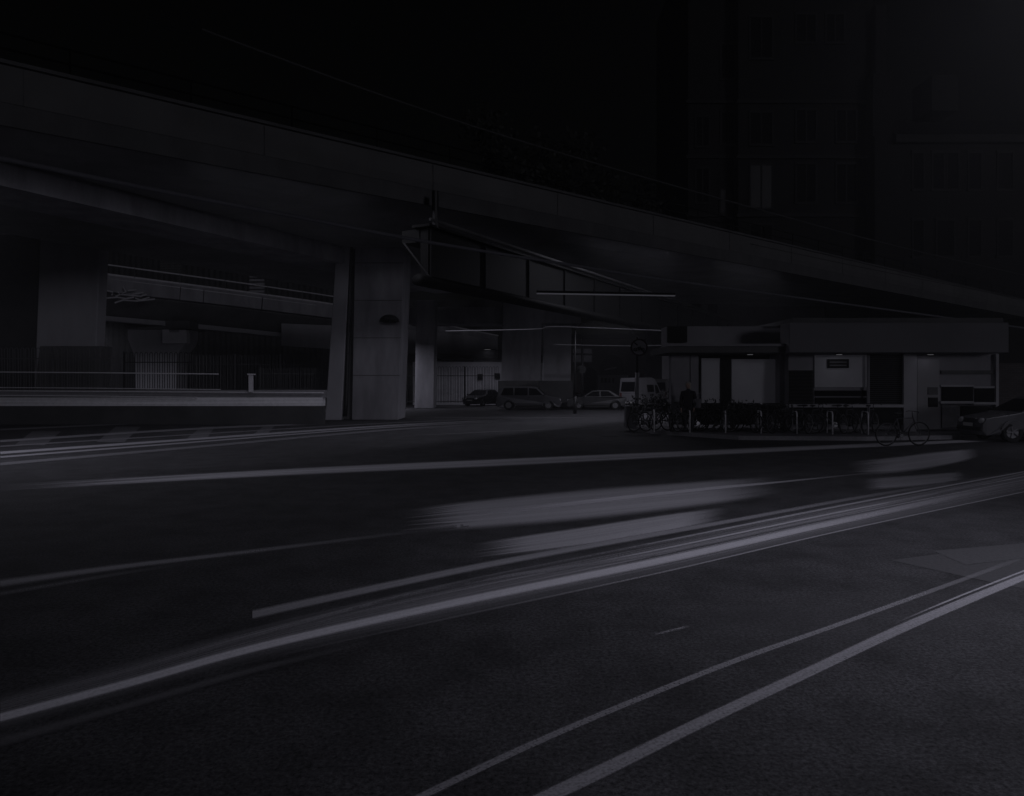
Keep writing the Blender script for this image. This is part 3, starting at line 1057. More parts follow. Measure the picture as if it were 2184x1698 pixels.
tr = empty('terrace_house', tuple(P(2040, 822, 80)))
tag(tr, 'dark stone terrace with heavy cornice and tripartite window beside the tall block', 'building')
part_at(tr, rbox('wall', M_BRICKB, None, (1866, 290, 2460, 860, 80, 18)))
part_at(tr, rbox('cornice', M_STONE, None, (1912, 286, 2460, 302, 79.2, 0.79)))
part_at(tr, rbox('chimney', M_BRICKB, None, (1868, 10, 1892, 155, 81, 2), (1862, 155, 1906, 300, 80.5, 2.5)))
bm = bmesh.new()
za, zb = HV(290, 80), HV(215, 80)
x0, x1 = XU(1910, 80), XU(2460, 80)
vv = [bm.verts.new(p) for p in ((x0, 79.5, za), (x1, 79.5, za), (x1, 86, zb), (x0, 86, zb), (x0, 97.5, za), (x1, 97.5, za))]
for f in ((0, 1, 2, 3), (3, 2, 5, 4), (0, 3, 4), (1, 5, 2)):
    bm.faces.new([vv[i] for i in f])
part_at(tr, link('roof', bm, M_SLATE, None))
part_at(tr, rbox('dormer', M_STONE, None, (1988, 160, 2044, 236, 82, 4)))
for (u0, u1, v0, v1) in ((1949, 1970, 326, 402), (1991, 2014, 326, 402), (2022, 2045, 326, 402), (2068, 2093, 326, 402), (1949, 1970, 470, 545), (2000, 2036, 470, 545), (2068, 2093, 470, 545), (2130, 2160, 326, 402), (2130, 2160, 470, 545)):
    w = rbox('window', M_STONE, None, (u0 - 4, v0 - 6, u1 + 4, v0, 79.85, 0.14), (u0 - 4, v1, u1 + 4, v1 + 5, 79.8, 0.19), (u0 - 3, v0, u0, v1, 79.88, 0.11), (u1, v0, u1 + 3, v1, 79.88, 0.11))
    part_at(tr, w)
    g = rbox('pane', M_GLASS, None, (u0, v0, u1, v1, 79.95, 0.04))
    g.parent = w
# mid building between girder bridge and shops
mb = empty('side_street_house', tuple(P(1560, 830, 66)))
tag(mb, 'plain grey house front between the girder bridge and the shops', 'building')
part_at(mb, rbox('wall', M_GREYWALL, None, (1412, 560, 1466, 852, 66, 8)))
part_at(mb, rbox('side_wall', M_DARKWALL, None, (1470, 590, 1760, 852, 67, 8)))
for u0, u1, v0, v1 in ((1476, 1496, 632, 668), (1510, 1530, 632, 668), (1686, 1724, 596, 608)):
    w = rbox('window', M_STONE, None, (u0 - 3, v0 - 3, u1 + 3, v0, 66.9, .09), (u0 - 3, v1, u1 + 3, v1 + 3, 66.88, .11))
    part_at(mb, w)
    g = rbox('pane', M_LITDIM if u0 > 1600 else M_GLASS, None, (u0, v0, u1, v1, 66.95, 0.04))
    g.parent = w

# ================================================================== PAVILION
Yk = 27.4
pv = empty('pavilion', tuple(P(1560, 905, Yk)))
tag(pv, 'single storey pavilion with flat dark eaves and glowing panels behind the cycles', 'pavilion')
part_at(pv, rbox('roof', M_CONC_DARK, None, (1424, 738, 1690, 752, Yk - 0.9, 3.2)))
part_at(pv, rbox('upper_wall', M_GREYWALL, None, (1424, 696, 1676, 738, Yk + 0.6, 1.2)))
part_at(pv, rbox('fascia', M_GREYWALL, None, (1420, 733, 1694, 738.5, Yk - 1.0, 0.1)))
part_at(pv, rbox('back_wall', M_DARKWALL, None, (1432, 752, 1680, 906, Yk + 1.6, 0.3)))
for u0, u1, v1 in ((1432, 1471, 900), (1473, 1490, 900), (1663, 1680, 885)):
    part_at(pv, rbox('column', M_GREYWALL, None, (u0, 752, u1, v1, Yk, 0.45)))
part_at(pv, rbox('pale_glow_panel', M_GLOWPANEL, None, (1497, 764, 1536, 862, Yk + 0.5, 0.1)))
part_at(pv, rbox('pale_glow_panel', M_GLOWPANEL, None, (1561, 766, 1662, 880, Yk + 0.5, 0.1)))
part_at(pv, rbox('dark_panel', M_STEEL_DARK, None, (1537, 764, 1560, 880, Yk + 0.45, 0.1)))
part_at(pv, rbox('dado', M_STEEL_DARK, None, (1484, 860, 1664, 905, Yk - 0.1, 0.3)))
part_at(pv, rbox('billboard', M_STEEL_DARK, None, (1424, 696, 1466, 730, Yk + 0.4, 0.15)))

# ================================================================== SHOP ROW
Ys = 27.0
sh = empty('corner_shop', tuple(P(1900, 930, Ys)))
tag(sh, 'single storey shop with long blank pale fascia and shuttered bays', 'shop')
part_at(sh, rbox('wall', M_GREYWALL, None, (1682, 752, 2128, 925, Ys, 7)))
part_at(sh, rbox('fascia', mat('fascia_board', (0.15, 0.148, 0.16), 0.7, 0.1, 0.6), None, (1684, 688, 2152, 752, Ys - 0.9, 0.9), bevel=0.02))
part_at(sh, rbox('roof', M_CONC_DARK, None, (1690, 678, 2140, 688, Ys - 0.1, 7)))
part_at(sh, rbox('pale_glow_panel', M_GLOWPANEL, None, (1738, 757, 1851, 826, Ys - 0.06, 0.05)))  # pale wall bay given its own glow
nb = rbox('sign_plate', M_STEEL_DARK, None, (1766, 766, 1811, 785, Ys - 0.12, 0.05))
part_at(sh, nb)
for k in (771, 778):
    g = rbox('rule', mat('dim_lettering_band', (0.09, 0.09, 0.095), 0.6, 0.4, 30, streak=(6, 1, 1)), None, (1770, k, 1806, k + 3, Ys - 0.13, 0.012))
    g.parent = nb
for (u0, u1, v0, v1) in ((1740, 1850, 833, 845), (1740, 1850, 848, 861)):
    part_at(sh, rbox('window', M_GLASS, None, (u0, v0, u1, v1, Ys - 0.06, 0.05)))
part_at(sh, rbox('counter', M_OFFWHITE, None, (1684, 863, 1928, 869, Ys - 0.35, 0.34)))
part_at(sh, rbox('stall_riser', M_STEEL_DARK, None, (1684, 869, 1928, 905, Ys - 0.12, 0.11)))
for (u0, u1, v0, v1) in ((1853, 1926, 757, 862), (1684, 1736, 790, 862)):
    bm = bmesh.new()
    k = 24
    for i in range(k):
        va, vb_ = v0 + (v1 - v0) * i / k, v0 + (v1 - v0) * (i + 0.8) / k
        rect(bm, u0, va, u1, vb_, Ys - 0.07, 0.05)
    part_at(sh, link('shutter', bm, M_STEEL_DARK, None))
part_at(sh, rbox('column', M_OFFWHITE, None, (1928, 755, 1956, 925, Ys - 0.2, 0.2)))
part_at(sh, rbox('door', mat('door_paint', (0.3, 0.296, 0.31), 0.6, 0.12, 2), None, (1957, 766, 2004, 920, Ys - 0.1, 0.09)))
part_at(sh, rbox('notice', M_STEEL_DARK, None, (1981, 848, 2001, 868, Ys - 0.13, 0.03)))
part_at(sh, rbox('notice', mat('grey_notice', (0.13, 0.13, 0.135), 0.8, 0.3, 9), None, (1980, 826, 2001, 842, Ys - 0.13, 0.03)))
part_at(sh, rbox('fascia_band', M_CONC_DARK, None, (2008, 790, 2126, 798, Ys - 0.06, 0.05)))
for (u0, u1, v0, v1) in ((2010, 2076, 825, 856), (2080, 2124, 828, 858)):
    w = rbox('window', M_OFFWHITE, None, (u0 - 3, v0 - 4, u1 + 2, v0, Ys - 0.1, 0.09), (u0 - 3, v1, u1 + 2, v1 + 5, Ys - 0.2, 0.19))
    part_at(sh, w)
    g = rbox('pane', M_GLASS, None, (u0, v0, u1, v1, Ys - 0.05, 0.04))
    g.parent = w
part_at(sh, rbox('poster', mat('faded_poster', (0.2, 0.2, 0.21), 0.8, 0.4, 4), None, (2010, 864, 2048, 912, Ys - 0.08, 0.06)))
part_at(sh, rbox('hatch', M_STEEL_DARK, None, (2050, 866, 2122, 915, Ys - 0.08, 0.06)))
part_at(sh, rbox('plinth', M_IRON, None, (1700, 916, 2128, 930, Ys - 0.15, 0.14)))
part_at(sh, rbox('end_post', M_OFFWHITE, None, (2125, 755, 2131, 930, Ys - 0.15, 0.14)))
bm = bmesh.new()
tube(bm, [P(1852, 756, Ys - 0.2), P(1852, 905, Ys - 0.2)], 0.05, 6)
part_at(sh, link('drain_pipe', bm, M_GREYWALL, None))
# dark neighbouring yard wall far right
yw = rbox('garden_wall', M_BRICK, None, (2131, 775, 2500, 930, 29.5, 0.4))
tag(yw, 'dark brick wall running off to the right of the shop', 'wall')
bc = empty('belisha_post', tuple(G(1930, 925, 0.125)))
bpole = bmesh.new()
tube(bpole, [(0, 0, 0), (0, 0, 2.7)], 0.05, 8)

# ================================================================== LEFT WALL AND RAILINGS
Yf = 34.0
lw = empty('low_wall', tuple(P(340, 900, Yf)))
tag(lw, 'long low wall with a light trail painted as its white upper band below the left railings', 'wall')
part_at(lw, rbox('base', M_DARKWALL, None, (-260, 866, 688, 910, Yf, 0.5)))
part_at(lw, rbox('band', mat('light_trail_banding', (0.78, 0.77, 0.8), 0.7, 0.35, 0.8, streak=(0.12, 1, 14), fine=5), None, (-260, 848, 688, 866, Yf - 0.02, 0.5)))  # streak of passing lights put in as pale wall bands
part_at(lw, rbox('upper_band', mat('faint_light_trail_banding', (0.25, 0.245, 0.26), 0.7, 0.5, 0.8, streak=(0.1, 1, 22), fine=4), None, (-260, 832, 692, 848, Yf, 0.48)))
bm = bmesh.new()
for v, r, u1 in ((829, 0.02, 470), (836, 0.03, 690), (846, 0.028, 420), (796, 0.03, 466)):
    tube(bm, [P(-100, v - 3, Yf - 0.15), P(200, v - 1, Yf - 0.15), P(u1, v + 2, Yf - 0.15)], r, 6)
part_at(lw, link('light_trail_rail', bm, M_RAIL, None))  # thinner light streaks modelled as rails


def hoop_fence(label, u0, u1, vt, vb, Y, step, m, r=0.018, leans=0.0, hoops=True):
    x0, x1 = XU(u0, Y), XU(u1, Y)
    z0, z1 = HV(vb, Y), HV(vt, Y)
    root = empty('railing', ((x0 + x1) / 2, Y, z0))
    tag(root, label, 'railing')
    W = x1 - x0
    nb = max(1, int(round(W / (step * 12))))
    bay = W / nb
    h = z1 - z0
    for k in range(nb):
        bm = bmesh.new()
        xs = -W / 2 + k * bay
        n = int(bay / step)
        for i in range(n):
            xx = xs + (i + 0.5) * bay / n
            j = random.uniform(-1, 1) * leans
            if hoops:
                w = bay / n * 0.30
                arc = [(xx - w + j * .0, 0, 0)] + [(xx - w * math.cos(a) + j * h * .03, 0, h - w + w * math.sin(a)) for a in [math.pi * q / 6 for q in range(7)]] + [(xx + w, 0, 0)]
                tube(bm, arc, r, 5)
            else:
                tube(bm, [(xx, 0, 0), (xx, 0, h)], r, 5)
        link('hoop_panel' if hoops else 'bar_panel', bm, m, root)
        bm = bmesh.new()
        box(bm, xs - 0.035, xs + 0.035, -0.035, 0.035, 0, h + 0.05)
        link('post', bm, m, root)
    for zz in (0.12, h * 0.74):
        bm = bmesh.new()
        box(bm, -W / 2, W / 2, -0.02, 0.02, zz, zz + 0.05)
        link('rail', bm, m, root)
    return root


M_FENCE = mat('faded_railing_paint', (0.1, 0.1, 0.105), 0.6, 0.3, 9)
hoop_fence('tall hoop topped railing on the wall in front of the left pier', -40, 262, 742, 834, Yf + 0.25, 0.24, M_FENCE, 0.016, 0.4)
hoop_fence('black hoop topped railing before the flared ramp pier', 264, 412, 752, 836, 40, 0.26, M_IRON, 0.02)
hoop_fence('fine grey railing between flared pier and central pier', 405, 694, 757, 838, 44, 0.2, M_FENCE, 0.016)
hoop_fence('lower grey hoop railing in front of the fine railing', 555, 690, 785, 836, 40, 0.2, M_FENCE, 0.016)
hoop_fence('dark railing along the pale boundary wall right of the central pier', 846, 1064, 782, 860, 62, 0.26, M_IRON, 0.02)
hoop_fence('short dark railing between the two square piers', 1120, 1164, 800, 860, 66, 0.26, M_IRON, 0.02)
bp_ = rbox('bollard', M_WHITE, None, (530, 797, 538, 836, 33.6, 0.14), (527, 797, 541, 800, 33.55, 0.24))
tag(bp_, 'stubby white post standing in front of the left railings', 'bollard')

# ================================================================== SIGNS, POSTS
ns = empty('no_motor_vehicles_sign', tuple(G(1358, 908, 0.125)))
tag(ns, 'round motorcycle prohibition sign on a post with pale lower half', 'road sign')
o_ = ns.location
Yn = o_.y


def sp(u, v, dy=0.0):
    return P(u, v, Yn + dy) - o_


bm = bmesh.new()
tube(bm, [sp(1359, 800), sp(1359, 718)], 0.045, 8)
link('post', bm, M_IRON, ns, True)
bm = bmesh.new()
tube(bm, [sp(1357, 912), sp(1359, 795)], 0.085, 10)
link('post_sleeve', bm, M_OFFWHITE, ns, True)
c_ = sp(1363, 741, -0.09)
sr = 18.5 / F * Yn
bm = bmesh.new()
disc(bm, c_, sr * 0.86, 0.02, 'Y', 32)
link('face', bm, mat('sign_face', (0.5, 0.49, 0.52), 0.6, 0.1, 10), ns)
bm = bmesh.new()
disc(bm, c_ + Vector((0, -0.012, 0)), sr, 0.025, 'Y', 32, sr * 0.82)
link('border', bm, mat('dark_red_border', (0.05, 0.03, 0.032), 0.5, 0.1, 10), ns)
# motorcycle symbol, below it a car
bm = bmesh.new()
k = sr
cc = c_ + Vector((0, -0.03, -0.25 * k))
for sx in (-0.42, 0.42):
    torus(bm, cc + Vector((sx * k, 0, 0)), 0.17 * k, 0.045 * k, 'Y', 16, 5)
    sphere(bm, cc + Vector((sx * k, 0, 0)), 0.045 * k, 6, 4)
for a, b, r in (((-0.42, 0), (-0.12, 0.16), .04), ((-0.12, 0.16), (0.12, 0.0), .08), ((-0.2, 0.22), (0.16, 0.22), .07), ((0.16, 0.22), (0.42, 0), .04), ((0.16, 0.22), (0.12, 0.36), .035), ((-0.12, 0), (0.14, 0), .08), ((0.05, 0.36), (0.16, 0.36), .03)):
    tube(bm, [cc + Vector((a[0] * k, 0, a[1] * k)), cc + Vector((b[0] * k, 0, b[1] * k))], r * k, 6)
link('motorcycle_symbol', bm, M_IRON, ns)
bm = bmesh.new()
tube(bm, [c_ + Vector((-0.55 * k, -0.028, 0.55 * k)), c_ + Vector((-0.2 * k, -0.028, 0.25 * k))], 0.07 * k, 5)
tube(bm, [c_ + Vector((0.05 * k, -0.028, 0.0)), c_ + Vector((0.55 * k, -0.028, -0.6 * k))], 0.06 * k, 5)
link('slash', bm, M_IRON, ns)

cx = empty('crossing_signal', tuple(G(1242, 872, 0.0)))
tag(cx, 'dark signal post with crossarm and round dark disc before the arches', 'signal post')
o_ = cx.location
Yn = o_.y
bm = bmesh.new()
tube(bm, [sp(1242, 872), sp(1242, 722)], 0.1, 8)
link('post', bm, M_IRON, cx, True)
bm = bmesh.new()
tube(bm, [sp(1222, 755), sp(1263, 756)], 0.09, 6)
link('crossarm', bm, M_IRON, cx)
bm = bmesh.new()
disc(bm, sp(1241, 788, -0.15), 0.33, 0.08, 'Y', 20)
link('disc', bm, M_IRON, cx)
bm = bmesh.new()
box(bm, sp(1229, 0).x, sp(1236, 0).x, -0.25, 0, sp(0, 793).z, sp(0, 784).z)
link('signal_box', bm, M_STEEL_DARK, cx)
# traffic mirror-like dome lamp on the central pier
dm = empty('dome_lamp', tuple(P(830, 686, YP - 0.3)))
tag(dm, 'dark half round dome fitting on the central pier', 'lamp')
bm = bmesh.new()
sphere(bm, (0, 0, 0), 0.52, 16, 8, (1, 0.6, 0.72))
bmesh.ops.bisect_plane(bm, geom=bm.verts[:] + bm.edges[:] + bm.faces[:], plane_co=(0, 0, 0), plane_no=(0, 0, -1), clear_outer=True)
link('dome', bm, M_IRON, dm, True)
bm = bmesh.new()
box(bm, -0.3, 0.3, -0.1, 0.28, -0.06, 0.0)
link('bracket', bm, M_IRON, dm)

cabn = empty('utility_cabinet', tuple(G(1344, 912, 0.125)))
tag(cabn, 'pale waist high utility cabinet at the left end of the cycle stands', 'cabinet')
bm = bmesh.new()
box(bm, -0.2, 0.22, -0.2, 0.2, 0, 0.82)
link('casing', bm, M_GREYWALL, cabn, bevel=0.02)
bm = bmesh.new()
box(bm, -0.23, 0.25, -0.23, 0.23, 0.82, 0.87)
link('lid', bm, M_OFFWHITE, cabn)

# ================================================================== LIGHT TRAILS OVERHEAD, MODELLED AS CABLES
def cable(label, pts, r, m=M_CABLE):
    bm = bmesh.new()
    tube(bm, dense([P(*p) for p in pts], 8), r, 6)
    return tag(link('light_trail_cable', bm, m, None, True), label, 'cable')


cable('thick light trail modelled as a sagging cable passing in front of the central pier top', [(-200, 300, 10), (0, 338, 11), (330, 405, 13), (655, 467, 16), (923, 518, 19), (1223, 566, 23), (1372, 590, 25), (1620, 624, 29), (2300, 715, 40)], 0.045, mat('thick_trail_cable', (0.16, 0.16, 0.18), 0.7, 0.3, 0.6))
cable('thin high light trail modelled as a cable stretching from the dark sky down to the right edge', [(430, 62, 18), (550, 107, 19), (820, 205, 21), (1092, 295, 24), (1452, 400, 29), (1912, 525, 37), (2300, 612, 45)], 0.03, mat('thin_trail_cable', (0.07, 0.07, 0.07), 0.7, 0.3, 0.6))
cable('thin light trail modelled as a cable just below the high one at the right edge', [(1600, 520, 34), (1912, 585, 40), (2300, 660, 48)], 0.02, mat('thin_trail_cable', (0.14, 0.14, 0.14)))
cable('light trail modelled as a slack cable under the girder reaching to the pavilion roof', [(950, 706, 34), (1140, 702, 34), (1190, 697, 34), (1430, 706, 34), (1580, 712, 33), (1690, 706, 32)], 0.022)
cable('straight thin light trail modelled as a cable level with the round sign', [(1180, 735, 33), (1360, 738, 33), (1500, 734, 33), (1690, 742, 33)], 0.02)

# ================================================================== STREET LAMPS (most added out of view to light the place)
def street_lamp(label, x, y, h, ax, ay, energy, size=0.5, spread=150, base=0.0, color=LAMP_TINT):
    """Post at (x, y), arm reaching to (ax, ay)."""
    root = empty('street_lamp', (x, y, base))
    tag(root, label, 'street lamp', 'street lamps along the road')
    bm = bmesh.new()
    tube(bm, [(0, 0, 0), (0, 0, 1.1)], 0.11, 10)
    tube(bm, [(0, 0, 1.1), (0, 0, h)], 0.075, 10, r1=0.05)
    link('post', bm, M_IRON, root, True)
    d_ = Vector((ax - x, ay - y, 0))
    bm = bmesh.new()
    tube(bm, [Vector((0, 0, h - 0.1)), d_ * 0.3 + Vector((0, 0, h + 0.25)), d_ * 0.85 + Vector((0, 0, h + 0.3))], 0.04, 8)
    link('arm', bm, M_IRON, root, True)
    hd = d_ + Vector((0, 0, h + 0.3))
    bm = bmesh.new()
    sphere(bm, hd, 0.3, 14, 8, (1.1, 1.1, 0.35))
    bmesh.ops.bisect_plane(bm, geom=bm.verts[:] + bm.edges[:] + bm.faces[:], plane_co=hd, plane_no=(0, 0, -1), clear_outer=True)
    link('lamp_head', bm, M_IRON, root, True)
    bm = bmesh.new()
    disc(bm, hd + Vector((0, 0, -0.02)), 0.27, 0.02, 'Z', 16)
    link('diffuser', bm, M_LAMP, root)
    ld = bpy.data.lights.new('street_lamp_light', 'AREA')
    ld.shape = 'DISK'
    ld.size = size
    ld.energy = energy
    ld.color = color
    ld.spread = R(spread)
    lo = bpy.data.objects.new('lamp_light', ld)
    lo.parent = root
    lo.location = hd + Vector((0, 0, -0.06))
    COL.objects.link(lo)
    return root


street_lamp('added unseen street lamp on the near pavement lighting the foreground asphalt', 9.5, 3.2, 6.6, 5.8, 6.4, 182)
street_lamp('added unseen street lamp by the shops lighting the right of the road', 20.5, 18.0, 5.4, 17.0, 17.5, 56)
street_lamp('street lamp under the girder bridge above the parked cars', 4.0, 47.0, 5.4, 5.0, 43.5, 30, spread=165)
street_lamp('added street lamp hidden behind the central pier facing the ramp', XU(800, 52), 52.0, 5.2, XU(780, 54), 55.5, 150, spread=170)
street_lamp('added street lamp hidden behind the left pier facing the flared pier', XU(140, 44), 44.0, 5.6, XU(150, 46), 46.5, 480, spread=170)
street_lamp('street lamp beyond the boundary wall railing', XU(1090, 66), 66.5, 4.6, XU(1040, 64), 63.5, 45, spread=170)
def added_edge_lamp(label, t, energy):
    """Added linear lamp under the upper deck, hidden behind an added shield."""
    q = A0 + A_dir * t + A_n * 0.62
    root = empty('added_edge_lamp', (q.x, q.y, H_A - 1.34), math.atan2(A_dir.y, A_dir.x))
    tag(root, label, 'lamp', 'added linear lamps behind the lamp shield of the upper viaduct')
    bm = bmesh.new()
    box(bm, -3.1, 3.1, -0.1, 0.1, 0.0, 0.09)
    link('housing', bm, M_IRON, root)
    bm = bmesh.new()
    box(bm, -3.0, 3.0, -0.08, 0.08, -0.015, 0.0)
    link('diffuser', bm, M_LAMP, root)
    ld = bpy.data.lights.new('added_edge_light', 'AREA')
    ld.shape = 'RECTANGLE'
    ld.size, ld.size_y = 6.0, 0.15
    ld.energy = energy
    ld.color = LAMP_TINT
    lo = bpy.data.objects.new('lamp_light', ld)
    lo.parent = root
    lo.location = (0, 0, -0.025)
    COL.objects.link(lo)


for t_, e_, lab in ((0.5, 25, 'added edge lamp at the left end of the upper viaduct'), (8.0, 90, 'added edge lamp in front of the central pier'),
                    (26.0, 105, 'added edge lamp over the round sign'), (36.0, 100, 'added edge lamp behind the pavilion roof')):
    added_edge_lamp(lab, t_, e_)


def added_girder_lamp(label, t, energy):  # added lamps, out of sight behind the girder
    q = C0 + C_dir * t + C_n * 1.25
    root = empty('added_girder_lamp', (q.x, q.y, HC0 + 1.35), math.atan2(C_dir.y, C_dir.x))
    tag(root, label, 'lamp', 'added lamps hidden behind the girder web')
    bm = bmesh.new()
    box(bm, -0.5, 0.5, -0.16, 0.16, 0.0, 0.12)
    tube(bm, [(-0.3, 0, 0.1), (-0.3, 0, HC1 - HC0 - 1.85)], 0.02, 5)
    tube(bm, [(0.3, 0, 0.1), (0.3, 0, HC1 - HC0 - 1.85)], 0.02, 5)
    link('housing', bm, M_IRON, root)
    bm = bmesh.new()
    box(bm, -0.45, 0.45, -0.12, 0.12, -0.02, 0.0)
    link('diffuser', bm, M_LAMP, root)
    ld = bpy.data.lights.new('added_girder_light', 'AREA')
    ld.shape = 'RECTANGLE'
    ld.size, ld.size_y = 0.9, 0.24
    ld.energy = energy
    ld.color = LAMP_TINT
    lo = bpy.data.objects.new('lamp_light', ld)
    lo.parent = root
    lo.location = (0, 0, -0.03)
    COL.objects.link(lo)


for t_, e_, lab in ((2.5, 50, 'added lamp behind the near end of the girder web'), (12, 70, 'added lamp behind the girder web over the parked estate car'), (24, 100, 'added lamp behind the girder web near the arches')):
    added_girder_lamp(lab, t_, e_)
street_lamp('added unseen street lamp off to the left lighting the far kerb and railings', -17, 18.0, 7.0, -13.8, 17.0, 135)  # added lamp, out of frame
# lamps added under the shop fascia and pavilion eaves to brighten the fronts
def added_soffit_lamp(label, u, v, Y, energy):
    root = empty('added_soffit_lamp', tuple(P(u, v, Y)))
    tag(root, label, 'lamp', 'added round soffit lamps under the shop canopies')
    bm = bmesh.new()
    disc(bm, (0, 0, -0.03), 0.14, 0.06, 'Z', 16)
    link('housing', bm, M_IRON, root)
    bm = bmesh.new()
    disc(bm, (0, 0, -0.07), 0.1, 0.015, 'Z', 16)
    link('diffuser', bm, M_LAMP, root)
    ld = bpy.data.lights.new('added_soffit_light', 'AREA')
    ld.shape = 'DISK'
    ld.size = 0.2
    ld.energy = energy
    ld.color = LAMP_TINT
    lo = bpy.data.objects.new('lamp_light', ld)
    lo.parent = root
    lo.location = (0, 0, -0.09)
    COL.objects.link(lo)


added_soffit_lamp('added soffit lamp under the fascia over the white shop door', 1985, 752.3, Ys - 0.5, 0.18)
added_soffit_lamp('added soffit lamp under the fascia over the glowing shop panel', 1790, 752.3, Ys - 0.5, 0.2)
added_soffit_lamp('added soffit lamp under the pavilion eaves', 1600, 752.3, Yk - 0.5, 0.4)

# ================================================================== TREES AND SHRUBS
def leaves(bm, centres, n, size, rnd):
    for _ in range(n):
        c, r = rnd.choice(centres)
        d_ = Vector((rnd.gauss(0, 1), rnd.gauss(0, 1), rnd.gauss(0, 0.8)))
        d_ = d_.normalized() * r * (rnd.random() ** 0.45)
        p = c + d_
        a = Vector((rnd.gauss(0, 1), rnd.gauss(0, 1), rnd.gauss(0, 1))).normalized()
        b = a.cross(Vector((rnd.gauss(0, 1), rnd.gauss(0, 1), rnd.gauss(0, 1)))).normalized()
        s = size * rnd.uniform(0.6, 1.4)
        bm.faces.new([bm.verts.new(p + a * s), bm.verts.new(p + b * s * 0.5), bm.verts.new(p - a * s), bm.verts.new(p - b * s * 0.5)])


def tree(label, x, y, h, crown_r, seed, n=2600):
    rnd = random.Random(seed)
    root = empty('plane_tree', (x, y, 0))
    tag(root, label, 'tree', 'trees standing behind the upper viaduct')
    bm = bmesh.new()
    th = h * 0.45
    tube(bm, [(0, 0, 0), (0.1, 0.05, th * 0.5), (0.0, 0.1, th)], 0.35, 8, r1=0.22)
    cs = []
    for k in range(9):
        a = 2 * math.pi * k / 9 + rnd.random()
        rr = crown_r * rnd.uniform(0.45, 0.95)
        e = Vector((rr * math.cos(a), rr * math.sin(a), th + (h - th) * rnd.uniform(0.25, 0.95)))
        tube(bm, [Vector((0, 0.1, th * 0.9)), Vector((e.x * .4, e.y * .4, th + (e.z - th) * .6)), e], 0.14, 6, r1=0.03)
        cs.append((e, crown_r * rnd.uniform(0.3, 0.48)))
        cs.append((e * 0.7 + Vector((0, 0, th * 0.35)), crown_r * rnd.uniform(0.25, 0.4)))
    link('trunk', bm, M_BARK, root, True)
    bm = bmesh.new()
    leaves(bm, cs, n, 0.28, rnd)
    link('crown', bm, M_LEAF, root)


for q, (u, Y, h, r, s, lab) in enumerate(((1110, 68, 27, 5.5, 1, 'broad dark tree showing above the middle of the upper viaduct'),
                                          (1198, 70, 25, 5.0, 2, 'rounded dark tree between the broad tree and the tall block'),
                                          (1345, 86, 28, 5.5, 3, 'dark tree right beside the tall apartment block'))):
    tree(lab, XU(u, Y), Y, h, r, s)


def shrub(label, x, y, h, r, seed, n=500, m=None):
    rnd = random.Random(seed)
    root = empty('shrub', (x, y, 0.125))
    tag(root, label, 'shrub', 'shrubs around the cycle stands')
    bm = bmesh.new()
    cs = []
    for k in range(7):
        a = rnd.random() * 6.28
        e = Vector((r * 0.8 * math.cos(a), r * 0.6 * math.sin(a), h * rnd.uniform(0.5, 0.9)))
        tube(bm, [(0, 0, 0), e * 0.5, e], 0.02, 5, r1=0.006)
        cs.append((e, r * 0.45))
    link('stem', bm, M_BARK, root)
    bm = bmesh.new()
    leaves(bm, cs, n, 0.06, rnd)
    link('foliage', bm, m or M_LEAF2, root)


for i, (u, Y, h, r, lab) in enumerate(((1385, 29, 1.05, 0.75, 'leafy shrub beside the utility cabinet'), (1432, 31, 1.75, 0.75, 'tallest shrub, in front of the second white van'),
                                       (1405, 33, 1.2, 0.9, 'low spreading shrub in front of the white van'), (1490, 26.9, 1.0, 0.9, 'dark shrub at the foot of the standing person'),
                                       (1560, 26.8, 0.95, 0.9, 'dark shrub below the glowing pavilion panels'), (1640, 26.7, 0.9, 0.8, 'dark shrub near the right pavilion column'))):
    shrub(lab, XU(u, Y), Y, h, r, 20 + i, m=M_LEAF2 if i < 3 else M_LEAF)

# ================================================================== VEHICLES
def loft(bm, prof, W, tumble):
    """prof: (x, z) closed outline, counter-clockwise; W(z) half width."""
    L_ = [bm.verts.new((x, -W(x, z), z)) for x, z in prof]
    Rr = [bm.verts.new((x, W(x, z), z)) for x, z in prof]
    n = len(prof)
    for i in range(n):
        j = (i + 1) % n
        bm.faces.new((L_[i], L_[j], Rr[j], Rr[i]))
    bm.faces.new(L_)
    bm.faces.new(list(reversed(Rr)))


